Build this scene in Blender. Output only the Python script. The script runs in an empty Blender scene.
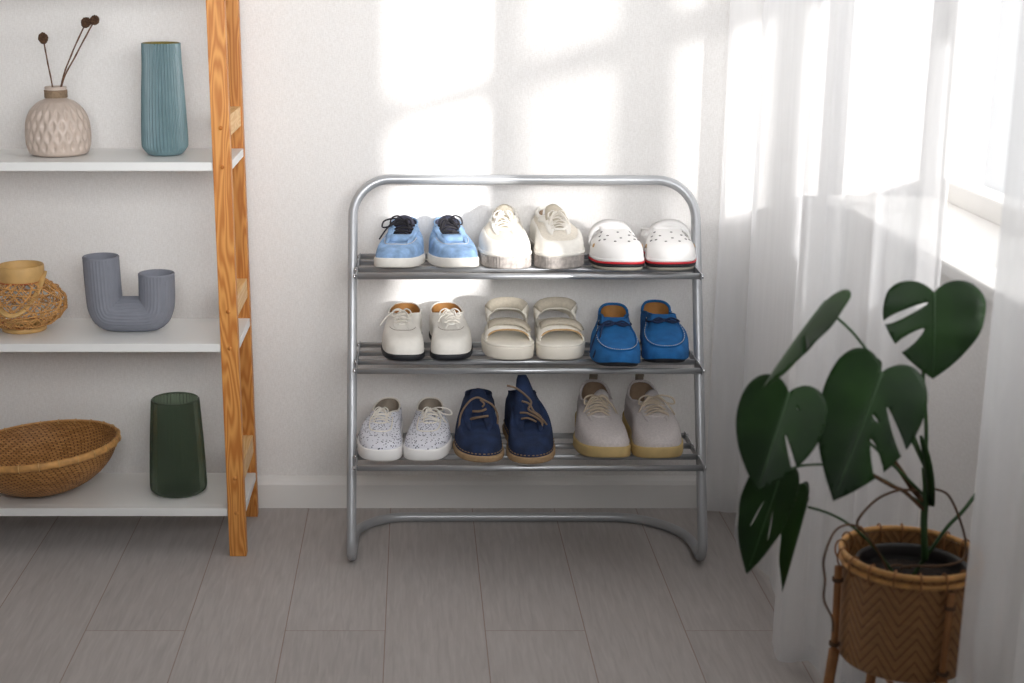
import bpy, bmesh, math, random
from mathutils import Vector, Matrix, Quaternion
from mathutils.geometry import delaunay_2d_cdt

PI = math.pi
random.seed(7)
C = bpy.context.scene.collection
SC = bpy.context.scene

# ------------------------------------------------------------------ camera
TH = math.radians(14.3)
CAM_H = 1.13
cam_d = bpy.data.cameras.new('camera')
cam_d.sensor_width = 36.0
cam_d.lens = 36.0 * 1500.0 / 1024.0
cam_d.shift_x = 98.0 / 1024.0
cam_d.dof.use_dof = True
cam_d.dof.focus_distance = 2.85
cam_d.dof.aperture_fstop = 5.0
cam = bpy.data.objects.new('camera', cam_d)
C.objects.link(cam)
cam.location = (0, -3.0, CAM_H)
cam.rotation_euler = (PI / 2 - TH, 0, 0)
SC.camera = cam

# ------------------------------------------------------------------ world and lights
SC.view_settings.view_transform = 'Standard'
SC.view_settings.look = 'None'
SC.view_settings.gamma = 1.0
SC.view_settings.use_curve_mapping = False
SC.view_settings.exposure = 0.0

W = bpy.data.worlds.new('world'); SC.world = W; W.use_nodes = True
bg = W.node_tree.nodes['Background']
_nt = W.node_tree
_tc = _nt.nodes.new('ShaderNodeTexCoord'); _sp = _nt.nodes.new('ShaderNodeSeparateXYZ')
_mr = _nt.nodes.new('ShaderNodeMapRange'); _mr.inputs[1].default_value = 0.15; _mr.inputs[2].default_value = 0.42
_mr.inputs[3].default_value = 0.12; _mr.inputs[4].default_value = 1.15     # bright overcast sky on the window side
_nt.links.new(_tc.outputs['Generated'], _sp.inputs[0]); _nt.links.new(_sp.outputs['X'], _mr.inputs[0])
_nt.links.new(_mr.outputs[0], bg.inputs['Strength'])
bg.inputs['Color'].default_value = (0.975, 0.985, 1.0, 1)

SX, SY, SZ = -0.80, 1.32, -0.24          # direction the sunlight travels
sun_d = bpy.data.lights.new('sun', 'SUN'); sun_d.energy = 7.5; sun_d.angle = math.radians(2.5)
sun_d.color = (1.0, 0.985, 0.97)
sun = bpy.data.objects.new('sun', sun_d); C.objects.link(sun)
sun.rotation_euler = Vector((SX, SY, SZ)).to_track_quat('-Z', 'Y').to_euler()

sky_d = bpy.data.lights.new('window_daylight', 'AREA'); sky_d.energy = 13.0
sky_d.shape = 'RECTANGLE'; sky_d.size = 1.7; sky_d.size_y = 1.5; sky_d.color = (0.96, 0.98, 1.0)
sky = bpy.data.objects.new('window_daylight', sky_d); C.objects.link(sky)
sky.location = (1.35, -1.0, 1.75)
sky.rotation_euler = Vector((-1, 0.25, -0.25)).to_track_quat('-Z', 'Z').to_euler()

fill_d = bpy.data.lights.new('added_fill_light', 'AREA'); fill_d.energy = 6.8  # added unseen fill that brightens the back wall, stands for no real fixture
fill_d.shape = 'RECTANGLE'; fill_d.size = 1.6; fill_d.size_y = 0.6; fill_d.color = (0.985, 0.99, 1.0)
fill = bpy.data.objects.new('added_fill_light', fill_d); C.objects.link(fill)
fill_d.spread = math.radians(66)
fill.location = (0.30, -2.05, 1.22)
fill.rotation_euler = (Vector((0.0, 0.0, 0.98)) - fill.location).to_track_quat('-Z', 'Y').to_euler()

# ------------------------------------------------------------------ helpers
def at(u, v, y):
    """world point on the vertical plane y that the photo shows at (u, v)"""
    a = (u - 414) / 1500; b = (341.5 - v) / 1500
    zc = (y + 3) / (math.cos(TH) + b * math.sin(TH))
    return Vector((a * zc, y, CAM_H + zc * (-math.sin(TH) + b * math.cos(TH))))

def nodes(name):
    m = bpy.data.materials.new(name); m.use_nodes = True
    nt = m.node_tree
    return m, nt, nt.nodes['Principled BSDF']

def lin(c):
    return tuple(((x / 255) / 12.92 if x / 255 <= 0.04045 else ((x / 255 + 0.055) / 1.055) ** 2.4) for x in c) + (1,)

def mat(name, rgb, rough=0.6, metal=0.0, var=0.0, nscale=40, bump=0.0, bscale=400, spec=None, weave=False):
    m, nt, p = nodes(name)
    col = lin(rgb)
    p.inputs['Base Color'].default_value = col
    p.inputs['Roughness'].default_value = rough
    p.inputs['Metallic'].default_value = metal
    if spec is not None: p.inputs['Specular IOR Level'].default_value = spec
    tc = nt.nodes.new('ShaderNodeTexCoord')
    if var:
        n = nt.nodes.new('ShaderNodeTexNoise'); n.inputs['Scale'].default_value = nscale
        n.inputs['Detail'].default_value = 5
        r = nt.nodes.new('ShaderNodeValToRGB')
        r.color_ramp.elements[0].position = 0.3; r.color_ramp.elements[1].position = 0.7
        r.color_ramp.elements[0].color = tuple(c * (1 - var) for c in col[:3]) + (1,)
        r.color_ramp.elements[1].color = tuple(min(1, c * (1 + var)) for c in col[:3]) + (1,)
        nt.links.new(tc.outputs['Object'], n.inputs['Vector'])
        nt.links.new(n.outputs['Fac'], r.inputs['Fac'])
        nt.links.new(r.outputs['Color'], p.inputs['Base Color'])
    if bump:
        if weave:
            n = nt.nodes.new('ShaderNodeTexChecker'); n.inputs['Scale'].default_value = bscale
            out = n.outputs['Fac']
        else:
            n = nt.nodes.new('ShaderNodeTexNoise'); n.inputs['Scale'].default_value = bscale
            n.inputs['Detail'].default_value = 3
            out = n.outputs['Fac']
        nt.links.new(tc.outputs['Object'], n.inputs['Vector'])
        b = nt.nodes.new('ShaderNodeBump'); b.inputs['Strength'].default_value = bump
        b.inputs['Distance'].default_value = 0.002
        nt.links.new(out, b.inputs['Height']); nt.links.new(b.outputs['Normal'], p.inputs['Normal'])
    return m

def obj(name, bm, m, parent=None, smooth=True, loc=None):
    me = bpy.data.meshes.new(name)
    bmesh.ops.recalc_face_normals(bm, faces=bm.faces)
    bm.to_mesh(me); bm.free()
    if smooth:
        for f in me.polygons: f.use_smooth = True
    o = bpy.data.objects.new(name, me); C.objects.link(o)
    if m: me.materials.append(m)
    if parent: o.parent = parent
    if loc is not None: o.location = loc
    return o

def thing(name, label, cat, loc=(0, 0, 0), rotz=0, group=None):
    o = bpy.data.objects.new(name, None); C.objects.link(o)
    o.empty_display_size = 0.05
    o.location = loc; o.rotation_euler = (0, 0, rotz)
    o['label'] = label; o['category'] = cat
    if group: o['group'] = group
    return o

def tag(o, label, cat, group=None):
    o['label'] = label; o['category'] = cat
    if group: o['group'] = group
    return o

def structure(name, bm, m, smooth=False):
    o = obj(name, bm, m, None, smooth); o['kind'] = 'structure'
    return o

def box(bm, x0, x1, y0, y1, z0, z1, bevel=0.0):
    vs = [bm.verts.new((x, y, z)) for x in (x0, x1) for y in (y0, y1) for z in (z0, z1)]
    idx = [(0, 1, 3, 2), (4, 6, 7, 5), (0, 4, 5, 1), (2, 3, 7, 6), (0, 2, 6, 4), (1, 5, 7, 3)]
    fs = [bm.faces.new([vs[i] for i in f]) for f in idx]
    if bevel:
        es = list({e for f in fs for e in f.edges})
        bmesh.ops.bevel(bm, geom=es, offset=bevel, segments=2, affect='EDGES', profile=0.6)

def tube(bm, pts, r, n=8, closed=False, cap=True, flat=1.0, up=None):
    """sweep a round (or flattened) section along pts; r number or list"""
    pts = [Vector(p) for p in pts]; L = len(pts)
    rs = r if isinstance(r, (list, tuple)) else [r] * L
    tang = []
    for i in range(L):
        a = pts[(i - 1) % L] if (closed or i > 0) else pts[i]
        b = pts[(i + 1) % L] if (closed or i < L - 1) else pts[i]
        t = (b - a)
        tang.append(t.normalized() if t.length > 1e-9 else Vector((0, 0, 1)))
    u = Vector(up) if up else (Vector((0, 0, 1)) if abs(tang[0].z) < 0.9 else Vector((1, 0, 0)))
    nrm = (u - tang[0] * u.dot(tang[0])).normalized()
    rings = []
    for i in range(L):
        if i > 0:
            nrm = tang[i - 1].rotation_difference(tang[i]) @ nrm
            nrm = (nrm - tang[i] * nrm.dot(tang[i])).normalized()
        bn = tang[i].cross(nrm)
        rings.append([bm.verts.new(pts[i] + (nrm * math.cos(2 * PI * k / n) * flat + bn * math.sin(2 * PI * k / n)) * rs[i]) for k in range(n)])
    rng = range(L) if closed else range(L - 1)
    for i in rng:
        A, B = rings[i], rings[(i + 1) % L]
        off = 0
        if closed and i == L - 1:
            off = min(range(n), key=lambda o: (A[0].co - B[o].co).length)
        for k in range(n):
            bm.faces.new((A[k], A[(k + 1) % n], B[(k + 1 + off) % n], B[(k + off) % n]))
    if cap and not closed:
        bm.faces.new(rings[0][::-1]); bm.faces.new(rings[-1])

def catmull(pts, seg=6, closed=False):
    pts = [Vector(p) for p in pts]; n = len(pts); out = []
    rng = n if closed else n - 1
    for i in range(rng):
        if closed:
            p0, p1, p2, p3 = pts[(i - 1) % n], pts[i], pts[(i + 1) % n], pts[(i + 2) % n]
        else:
            p0, p1, p2, p3 = pts[max(i - 1, 0)], pts[i], pts[i + 1], pts[min(i + 2, n - 1)]
        for k in range(seg):
            t = k / seg
            out.append(0.5 * ((2 * p1) + (p2 - p0) * t + (2 * p0 - 5 * p1 + 4 * p2 - p3) * t * t + (3 * p1 - p0 - 3 * p2 + p3) * t ** 3))
    if not closed: out.append(pts[-1])
    return out

def fillet(pts, rad, seg=8):
    pts = [Vector(p) for p in pts]; out = [pts[0]]
    for i in range(1, len(pts) - 1):
        p = pts[i]; a = (pts[i - 1] - p).normalized(); b = (pts[i + 1] - p).normalized()
        r = rad[i]
        ang = a.angle(b); d = r / math.tan(ang / 2)
        d = min(d, (pts[i - 1] - p).length * 0.66, (pts[i + 1] - p).length * 0.66)
        r2 = d * math.tan(ang / 2)
        c = p + (a + b).normalized() * (r2 / math.sin(ang / 2))
        s = (p + a * d) - c; e = (p + b * d) - c
        tot = s.angle(e); ax = s.cross(e).normalized()
        for k in range(seg + 1):
            out.append(c + Quaternion(ax, tot * k / seg) @ s)
    out.append(pts[-1]); return out

def lathe(bm, prof, n=48, mod=None, cx=0, cy=0, close_bottom=True, close_top=False):
    """prof: list of (r, z); mod(ang, r, z, i) returns the radius"""
    rings = []
    for i, (r, z) in enumerate(prof):
        ring = []
        for k in range(n):
            a = 2 * PI * k / n
            rr = mod(a, r, z, i) if mod else r
            ring.append(bm.verts.new((cx + rr * math.cos(a), cy + rr * math.sin(a), z)))
        rings.append(ring)
    for i in range(len(rings) - 1):
        for k in range(n):
            bm.faces.new((rings[i][k], rings[i][(k + 1) % n], rings[i + 1][(k + 1) % n], rings[i + 1][k]))
    if close_bottom: bm.faces.new(rings[0][::-1])
    if close_top: bm.faces.new(rings[-1])
    return rings

def interp(x, pts):
    if x <= pts[0][0]: return pts[0][1]
    for (a, p), (b, q) in zip(pts, pts[1:]):
        if x <= b:
            t = (x - a) / (b - a); t = t * t * (3 - 2 * t)
            return p + (q - p) * t
    return pts[-1][1]

# ------------------------------------------------------------------ materials of the room
def wall_material():
    m, nt, p = nodes('linen wallpaper')
    p.inputs['Roughness'].default_value = 0.85
    tc = nt.nodes.new('ShaderNodeTexCoord')
    mp = nt.nodes.new('ShaderNodeMapping'); mp.inputs['Scale'].default_value = (1, 1, 6)
    n1 = nt.nodes.new('ShaderNodeTexNoise'); n1.inputs['Scale'].default_value = 130
    mp2 = nt.nodes.new('ShaderNodeMapping'); mp2.inputs['Scale'].default_value = (6, 6, 1)
    n2 = nt.nodes.new('ShaderNodeTexNoise'); n2.inputs['Scale'].default_value = 130
    ad = nt.nodes.new('ShaderNodeMath'); ad.operation = 'ADD'
    for a, b in ((tc.outputs['Object'], mp.inputs[0]), (tc.outputs['Object'], mp2.inputs[0]), (mp.outputs[0], n1.inputs['Vector']),
                 (mp2.outputs[0], n2.inputs['Vector']), (n1.outputs['Fac'], ad.inputs[0]), (n2.outputs['Fac'], ad.inputs[1])):
        nt.links.new(a, b)
    r = nt.nodes.new('ShaderNodeValToRGB')
    r.color_ramp.elements[0].position = 0.35; r.color_ramp.elements[0].color = lin((226, 223, 220))
    r.color_ramp.elements[1].position = 0.65; r.color_ramp.elements[1].color = lin((240, 238, 236))
    mu = nt.nodes.new('ShaderNodeMath'); mu.operation = 'MULTIPLY'; mu.inputs[1].default_value = 0.5
    nt.links.new(ad.outputs[0], mu.inputs[0]); nt.links.new(mu.outputs[0], r.inputs['Fac'])
    nt.links.new(r.outputs['Color'], p.inputs['Base Color'])
    b = nt.nodes.new('ShaderNodeBump'); b.inputs['Strength'].default_value = 0.25; b.inputs['Distance'].default_value = 0.002
    nt.links.new(mu.outputs[0], b.inputs['Height']); nt.links.new(b.outputs['Normal'], p.inputs['Normal'])
    return m

def floor_material():
    m, nt, p = nodes('grey oak laminate')
    p.inputs['Roughness'].default_value = 0.55
    p.inputs['Specular IOR Level'].default_value = 0.3
    tc = nt.nodes.new('ShaderNodeTexCoord')
    sp = nt.nodes.new('ShaderNodeSeparateXYZ'); nt.links.new(tc.outputs['Object'], sp.inputs[0])
    ax = nt.nodes.new('ShaderNodeMath'); ax.operation = 'ADD'; ax.inputs[1].default_value = 0.6 + 12.0
    ay = nt.nodes.new('ShaderNodeMath'); ay.operation = 'ADD'; ay.inputs[1].default_value = 0.05 + 0.1736 * 20
    nt.links.new(sp.outputs['Y'], ax.inputs[0]); nt.links.new(sp.outputs['X'], ay.inputs[0])
    cb = nt.nodes.new('ShaderNodeCombineXYZ'); nt.links.new(ax.outputs[0], cb.inputs[0]); nt.links.new(ay.outputs[0], cb.inputs[1])
    br = nt.nodes.new('ShaderNodeTexBrick')
    br.offset = 0.5; br.offset_frequency = 2; br.squash = 1.0
    br.inputs['Scale'].default_value = 1.0
    br.inputs['Mortar Size'].default_value = 0.0010
    br.inputs['Mortar Smooth'].default_value = 0.3
    br.inputs['Bias'].default_value = 0.0
    br.inputs['Brick Width'].default_value = 1.2
    br.inputs['Row Height'].default_value = 0.1736
    br.inputs['Color1'].default_value = (0.15, 0.15, 0.15, 1); br.inputs['Color2'].default_value = (0.9, 0.9, 0.9, 1)
    nt.links.new(cb.outputs[0], br.inputs['Vector'])
    mp = nt.nodes.new('ShaderNodeMapping'); mp.inputs['Scale'].default_value = (34, 3.0, 1)
    nt.links.new(tc.outputs['Object'], mp.inputs[0])
    adv = nt.nodes.new('ShaderNodeVectorMath'); adv.operation = 'ADD'
    nt.links.new(mp.outputs[0], adv.inputs[0])
    sc = nt.nodes.new('ShaderNodeVectorMath'); sc.operation = 'SCALE'; sc.inputs[3].default_value = 9.0
    nt.links.new(br.outputs['Color'], sc.inputs[0]); nt.links.new(sc.outputs[0], adv.inputs[1])
    n = nt.nodes.new('ShaderNodeTexNoise'); n.inputs['Scale'].default_value = 3.5; n.inputs['Detail'].default_value = 8
    n.inputs['Distortion'].default_value = 0.6
    nt.links.new(adv.outputs[0], n.inputs['Vector'])
    r = nt.nodes.new('ShaderNodeValToRGB')
    r.color_ramp.elements[0].position = 0.25; r.color_ramp.elements[0].color = lin(FLOOR_A)
    r.color_ramp.elements[1].position = 0.75; r.color_ramp.elements[1].color = lin(FLOOR_B)
    nt.links.new(n.outputs['Fac'], r.inputs['Fac'])
    mx = nt.nodes.new('ShaderNodeMixRGB'); mx.blend_type = 'MULTIPLY'; mx.inputs['Fac'].default_value = 0.10
    nt.links.new(r.outputs['Color'], mx.inputs[1]); nt.links.new(br.outputs['Color'], mx.inputs[2])
    m2 = nt.nodes.new('ShaderNodeMixRGB'); m2.inputs[2].default_value = lin((150, 130, 120))
    nt.links.new(br.outputs['Fac'], m2.inputs['Fac']); nt.links.new(mx.outputs[0], m2.inputs[1])
    nt.links.new(m2.outputs[0], p.inputs['Base Color'])
    b = nt.nodes.new('ShaderNodeBump'); b.inputs['Strength'].default_value = 0.15; b.inputs['Distance'].default_value = 0.002
    nt.links.new(n.outputs['Fac'], b.inputs['Height']); nt.links.new(b.outputs['Normal'], p.inputs['Normal'])
    return m

def pine_material(name, a, bcol, seed=0.0, axis='Z'):
    m, nt, p = nodes(name)
    p.inputs['Roughness'].default_value = 0.5
    tc = nt.nodes.new('ShaderNodeTexCoord')
    mp = nt.nodes.new('ShaderNodeMapping')
    mp.inputs['Location'].default_value = (seed, seed * 2, seed * 3)
    s = [24, 24, 24]; s['XYZ'.index(axis)] = 2.4
    mp.inputs['Scale'].default_value = s
    nt.links.new(tc.outputs['Object'], mp.inputs[0])
    n = nt.nodes.new('ShaderNodeTexNoise'); n.inputs['Scale'].default_value = 1.1; n.inputs['Detail'].default_value = 2
    nt.links.new(mp.outputs[0], n.inputs['Vector'])
    mu = nt.nodes.new('ShaderNodeMath'); mu.operation = 'MULTIPLY'; mu.inputs[1].default_value = 95
    si = nt.nodes.new('ShaderNodeMath'); si.operation = 'SINE'
    nt.links.new(n.outputs['Fac'], mu.inputs[0]); nt.links.new(mu.outputs[0], si.inputs[0])
    r = nt.nodes.new('ShaderNodeValToRGB')
    r.color_ramp.elements[0].position = 0.0; r.color_ramp.elements[0].color = lin(a)
    r.color_ramp.elements[1].position = 1.0; r.color_ramp.elements[1].color = lin(bcol)
    ma = nt.nodes.new('ShaderNodeMapRange'); ma.inputs[1].default_value = -1; ma.inputs[2].default_value = 1
    nt.links.new(si.outputs[0], ma.inputs[0]); nt.links.new(ma.outputs[0], r.inputs['Fac'])
    nt.links.new(r.outputs['Color'], p.inputs['Base Color'])
    return m

FLOOR_A = (176, 170, 167); FLOOR_B = (196, 190, 187)
M = {}
M['wall'] = wall_material()
M['floor'] = floor_material()
M['white'] = mat('white paint', (236, 234, 231), 0.45, var=0.02, nscale=5)
M['board'] = mat('white laminate board', (238, 238, 236), 0.35)
M['pine'] = pine_material('honey pine', (190, 116, 46), (222, 156, 80), 1.3)
M['pine_back'] = pine_material('honey pine back', (184, 110, 42), (214, 146, 72), 4.1)
M['pine_light'] = pine_material('pale pine rail', (224, 176, 114), (238, 198, 142), 2.2, 'Y')
M['steel'] = mat('silver lacquered steel', (182, 184, 187), 0.36, 0.4)
M['rail'] = mat('silver rail', (172, 174, 177), 0.3, 0.7)
M['chrome'] = mat('chrome screw', (215, 215, 218), 0.15, 1.0)

# ------------------------------------------------------------------ the room
XW = 0.85; YB = 0.015; CEIL = 2.5
WY0, WY1, WZ0, WZ1 = -1.86, -0.04, 0.655, 2.25        # window opening in the right wall
bm = bmesh.new(); box(bm, -2.6, 2.4, -4.2, 0.2, -0.05, 0.0); structure('floor', bm, M['floor'])
bm = bmesh.new(); box(bm, -2.6, XW + 0.3, YB, YB + 0.12, 0.0, CEIL); structure('wall_back', bm, M['wall'])
bm = bmesh.new(); box(bm, -2.6, XW + 0.24, -4.2, YB, CEIL, CEIL + 0.08); structure('ceiling', bm, M['white'])
bm = bmesh.new()
TW = 0.24
box(bm, XW, XW + TW, -4.2, YB, 0, WZ0)
box(bm, XW, XW + TW, -4.2, YB, WZ1, CEIL)
box(bm, XW, XW + TW, WY1, YB, WZ0, WZ1)
box(bm, XW, XW + TW, -4.2, WY0, WZ0, WZ1)
structure('wall_right', bm, M['wall'])
# baseboards with a moulded top
def base_profile(bm, a, b, out):
    prof = [(0, 0), (0.015, 0), (0.015, 0.052), (0.012, 0.060), (0.006, 0.066), (0.0, 0.068)]
    a, b, out = Vector(a), Vector(b), Vector(out)
    A = [bm.verts.new(a + out * d + Vector((0, 0, z))) for d, z in prof]
    B = [bm.verts.new(b + out * d + Vector((0, 0, z))) for d, z in prof]
    for i in range(len(prof)):
        j = (i + 1) % len(prof); bm.faces.new((A[i], A[j], B[j], B[i]))
    bm.faces.new(A); bm.faces.new(B[::-1])
bm = bmesh.new(); base_profile(bm, (-2.6, YB, 0), (XW, YB, 0), (0, -1, 0)); structure('baseboard_back', bm, M['white'])
bm = bmesh.new(); base_profile(bm, (XW, YB - 0.015, 0), (XW, -4.2, 0), (-1, 0, 0)); structure('baseboard_right', bm, M['white'])
# window: sill, frame, mullions, glass
bm = bmesh.new(); box(bm, XW - 0.03, XW + TW - 0.06, WY0 + 0.001, WY1 - 0.001, WZ0, WZ0 + 0.022, 0.004)
sill = structure('trim_1', bm, M['white'])
PX0, PX1 = XW + TW - 0.06, XW + TW - 0.01
win = bpy.data.objects.new('window_1', None); C.objects.link(win); win['kind'] = 'structure'
bm = bmesh.new()
def fr(y0, y1, z0, z1): box(bm, PX0, PX1, y0, y1, z0, z1, 0.004)
fr(WY0, WY1, WZ0, WZ0 + 0.06); fr(WY0, WY1, WZ1 - 0.05, WZ1)
fr(WY0, WY0 + 0.05, WZ0 + 0.06, WZ1 - 0.05); fr(WY1 - 0.05, WY1, WZ0 + 0.06, WZ1 - 0.05)
fr(-1.03, -0.91, WZ0 + 0.06, WZ1 - 0.05)                          # meeting stiles
for y in (-1.40, -0.50): fr(y - 0.010, y + 0.010, WZ0 + 0.06, WZ1 - 0.05)
for a, b in ((WY0 + 0.05, -1.41), (-1.39, -1.03), (-0.91, -0.51), (-0.49, WY1 - 0.05)):
    fr(a, b, 1.125, 1.185)
obj('window_frame', bm, M['white'], win, False)
gm, nt, p = nodes('window glass')
tr = nt.nodes.new('ShaderNodeBsdfTransparent'); gl = nt.nodes.new('ShaderNodeBsdfGlossy'); gl.inputs['Roughness'].default_value = 0.02
mx = nt.nodes.new('ShaderNodeMixShader'); mx.inputs[0].default_value = 0.06
nt.links.new(tr.outputs[0], mx.inputs[1]); nt.links.new(gl.outputs[0], mx.inputs[2])
nt.links.new(mx.outputs[0], nt.nodes['Material Output'].inputs['Surface'])
bm = bmesh.new(); box(bm, XW + TW - 0.036, XW + TW - 0.032, WY0 + 0.03, WY1 - 0.03, WZ0 + 0.04, WZ1 - 0.03)
obj('glass_pane', bm, gm, win, False)

# ------------------------------------------------------------------ curtains
def sheer(name, opac):
    m, nt, p = nodes(name)
    d = nt.nodes.new('ShaderNodeBsdfDiffuse'); d.inputs[0].default_value = (0.9, 0.9, 0.91, 1)
    t = nt.nodes.new('ShaderNodeBsdfTranslucent'); t.inputs[0].default_value = (0.9, 0.9, 0.91, 1)
    a = nt.nodes.new('ShaderNodeMixShader'); a.inputs[0].default_value = 0.5
    nt.links.new(d.outputs[0], a.inputs[1]); nt.links.new(t.outputs[0], a.inputs[2])
    tr = nt.nodes.new('ShaderNodeBsdfTransparent')
    b = nt.nodes.new('ShaderNodeMixShader'); b.inputs[0].default_value = opac
    tc = nt.nodes.new('ShaderNodeTexCoord')
    w = nt.nodes.new('ShaderNodeTexNoise'); w.inputs['Scale'].default_value = 60; w.inputs['Detail'].default_value = 4
    mp = nt.nodes.new('ShaderNodeMapping'); mp.inputs['Scale'].default_value = (1, 1, 0.1)
    nt.links.new(tc.outputs['Object'], mp.inputs[0]); nt.links.new(mp.outputs[0], w.inputs['Vector'])
    mr = nt.nodes.new('ShaderNodeMapRange'); mr.inputs[3].default_value = opac - 0.06; mr.inputs[4].default_value = opac + 0.06
    nt.links.new(w.outputs['Fac'], mr.inputs[0]); nt.links.new(mr.outputs[0], b.inputs[0])
    nt.links.new(tr.outputs[0], b.inputs[1]); nt.links.new(a.outputs[0], b.inputs[2])
    nt.links.new(b.outputs[0], nt.nodes['Material Output'].inputs['Surface'])
    return m
M['sheer'] = sheer('white sheer voile', 0.74)

def curtain(path, seg, z0, z1, label, wob=0.004):
    pts = catmull([Vector((x, y, 0)) for x, y in path], seg)
    bm = bmesh.new(); rows = []
    NZ = 22
    for j in range(NZ + 1):
        f = j / NZ; z = z0 + (z1 - z0) * f
        row = []
        for i, p in enumerate(pts):
            w = wob * math.sin(i * 0.55 + f * 5.0) * (1 - f)
            row.append(bm.verts.new((p.x + w, p.y + w * 0.6, z + (0.003 * math.sin(i * 0.4) if j == 0 else 0))))
        rows.append(row)
    for j in range(NZ):
        for i in range(len(pts) - 1):
            bm.faces.new((rows[j][i], rows[j][i + 1], rows[j + 1][i + 1], rows[j + 1][i]))
    o = thing('curtain', label, 'curtain')
    obj('panel', bm, M['sheer'], o)
    # stitched hem: a folded double layer along the bottom edge
    bm = bmesh.new(); r0 = []
    for p in pts: r0.append((bm.verts.new((p.x - 0.0015, p.y - 0.0015, z0)), bm.verts.new((p.x - 0.0015, p.y - 0.0015, z0 + 0.03))))
    for a, b in zip(r0, r0[1:]): bm.faces.new((a[0], b[0], b[1], a[1]))
    obj('hem', bm, M['sheer'], o)
    return o
pathA = [(0.606, -0.045), (0.640, -0.050), (0.672, -0.056), (0.668, -0.10), (0.640, -0.20), (0.650, -0.32), (0.664, -0.42),
         (0.640, -0.55), (0.606, -0.68), (0.600, -0.735), (0.622, -0.745), (0.645, -0.735), (0.655, -0.76), (0.660, -0.82), (0.672, -0.85), (0.695, -0.825), (0.715, -0.83),
         (0.722, -0.89), (0.722, -0.935), (0.734, -0.955)]
curtain(pathA, 7, 0.012, 2.42, 'sheer white curtain hanging in folds behind the potted monstera, reaching the floor')
pathB = [(0.657, -1.335), (0.669, -1.365), (0.697, -1.37), (0.707, -1.42), (0.667, -1.48), (0.657, -1.53), (0.685, -1.56), (0.712, -1.60), (0.685, -1.68), (0.665, -1.76),
         (0.687, -1.82), (0.717, -1.88), (0.707, -1.95)]
curtain(pathB, 7, 0.012, 2.42, 'sheer white curtain at the right edge of the photo, in front of the basket')
# curtain rail on the right wall
rt = thing('curtain_rail', 'white curtain rail under the ceiling along the window wall', 'curtain rail')
bm = bmesh.new(); tube(bm, [(0.655, -0.0, 2.44), (0.655, -2.3, 2.44)], 0.012, 10); obj('rail', bm, M['white'], rt)
for y in (-0.3, -2.2):
    bm = bmesh.new(); box(bm, 0.65, XW, y - 0.01, y + 0.01, 2.43, 2.45); obj('bracket', bm, M['white'], rt, False)

# ------------------------------------------------------------------ wooden shelving unit on the left
UX1 = -0.327; UX0 = -1.12
SPLAY = 0.010                                # the side frames splay outward very slightly towards the floor
def splay(bm):
    for v in bm.verts:
        v.co.x += (-SPLAY if v.co.x > -0.7 else SPLAY) * v.co.z * (1 if v.co.x > UX1 - 0.05 or v.co.x < UX0 + 0.05 else 0)
unit = thing('shelving_unit', 'open honey-coloured wooden shelving unit with white boards, left of the shoe rack', 'shelving unit')
for xs, xe in ((UX1 - 0.033, UX1), (UX0, UX0 + 0.033)):
    bm = bmesh.new(); box(bm, xs, xe, -0.266, -0.242, 0, 1.42, 0.0015); splay(bm); obj('front_leg', bm, M['pine'], unit, False)
    bm = bmesh.new(); box(bm, xs, xe, -0.052, -0.028, 0, 1.42, 0.0015); splay(bm); obj('back_leg', bm, M['pine_back'], unit, False)
BZ = [0.098, 0.4275, 0.770, 1.105]
for z in BZ:
    bm = bmesh.new(); box(bm, UX0 + 0.0005, UX1 - 0.0005, -0.2415, -0.0525, z - 0.016, z, 0.001)
    box(bm, UX0 + 0.034, UX1 - 0.034, -0.262, -0.2415, z - 0.016, z, 0.001)
    splay(bm)
    obj('shelf_board', bm, M['board'], unit, False)
    for xs, xe in ((UX1 - 0.025, UX1 - 0.003), (UX0 + 0.003, UX0 + 0.025)):
        bm = bmesh.new(); box(bm, xs, xe, -0.2415, -0.0525, z + 0.044, z + 0.082, 0.001); splay(bm); obj('side_rail', bm, M['pine_light'], unit, False)
    for zz in (z - 0.008, z + 0.063):
        for xc in (UX1 - 0.016, UX0 + 0.016):
            bm = bmesh.new(); tube(bm, [(xc, -0.2668, zz), (xc, -0.260, zz)], 0.0042, 12); splay(bm); obj('dowel', bm, M['pine_back'], unit)

# ------------------------------------------------------------------ the metal shoe rack
RX0, RX1 = -0.120, 0.553
LEAN = 0.368; RT = 0.0095
def ypost(z): return -0.322 + LEAN * z
rack = thing('shoe_rack', 'silver tubular metal shoe rack with three rail shelves against the wall', 'shoe rack')
ztop = 0.711
path = [(RX0 + 0.17, -0.076, RT), (RX0, -0.076, RT), (RX0, ypost(0) - 0.003, RT), (RX0, ypost(ztop), ztop), (RX1, ypost(ztop), ztop - 0.003), (RX1, ypost(0) - 0.003, RT), (RX1, -0.076, RT), (RX0 + 0.17, -0.076, RT)]
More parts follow.
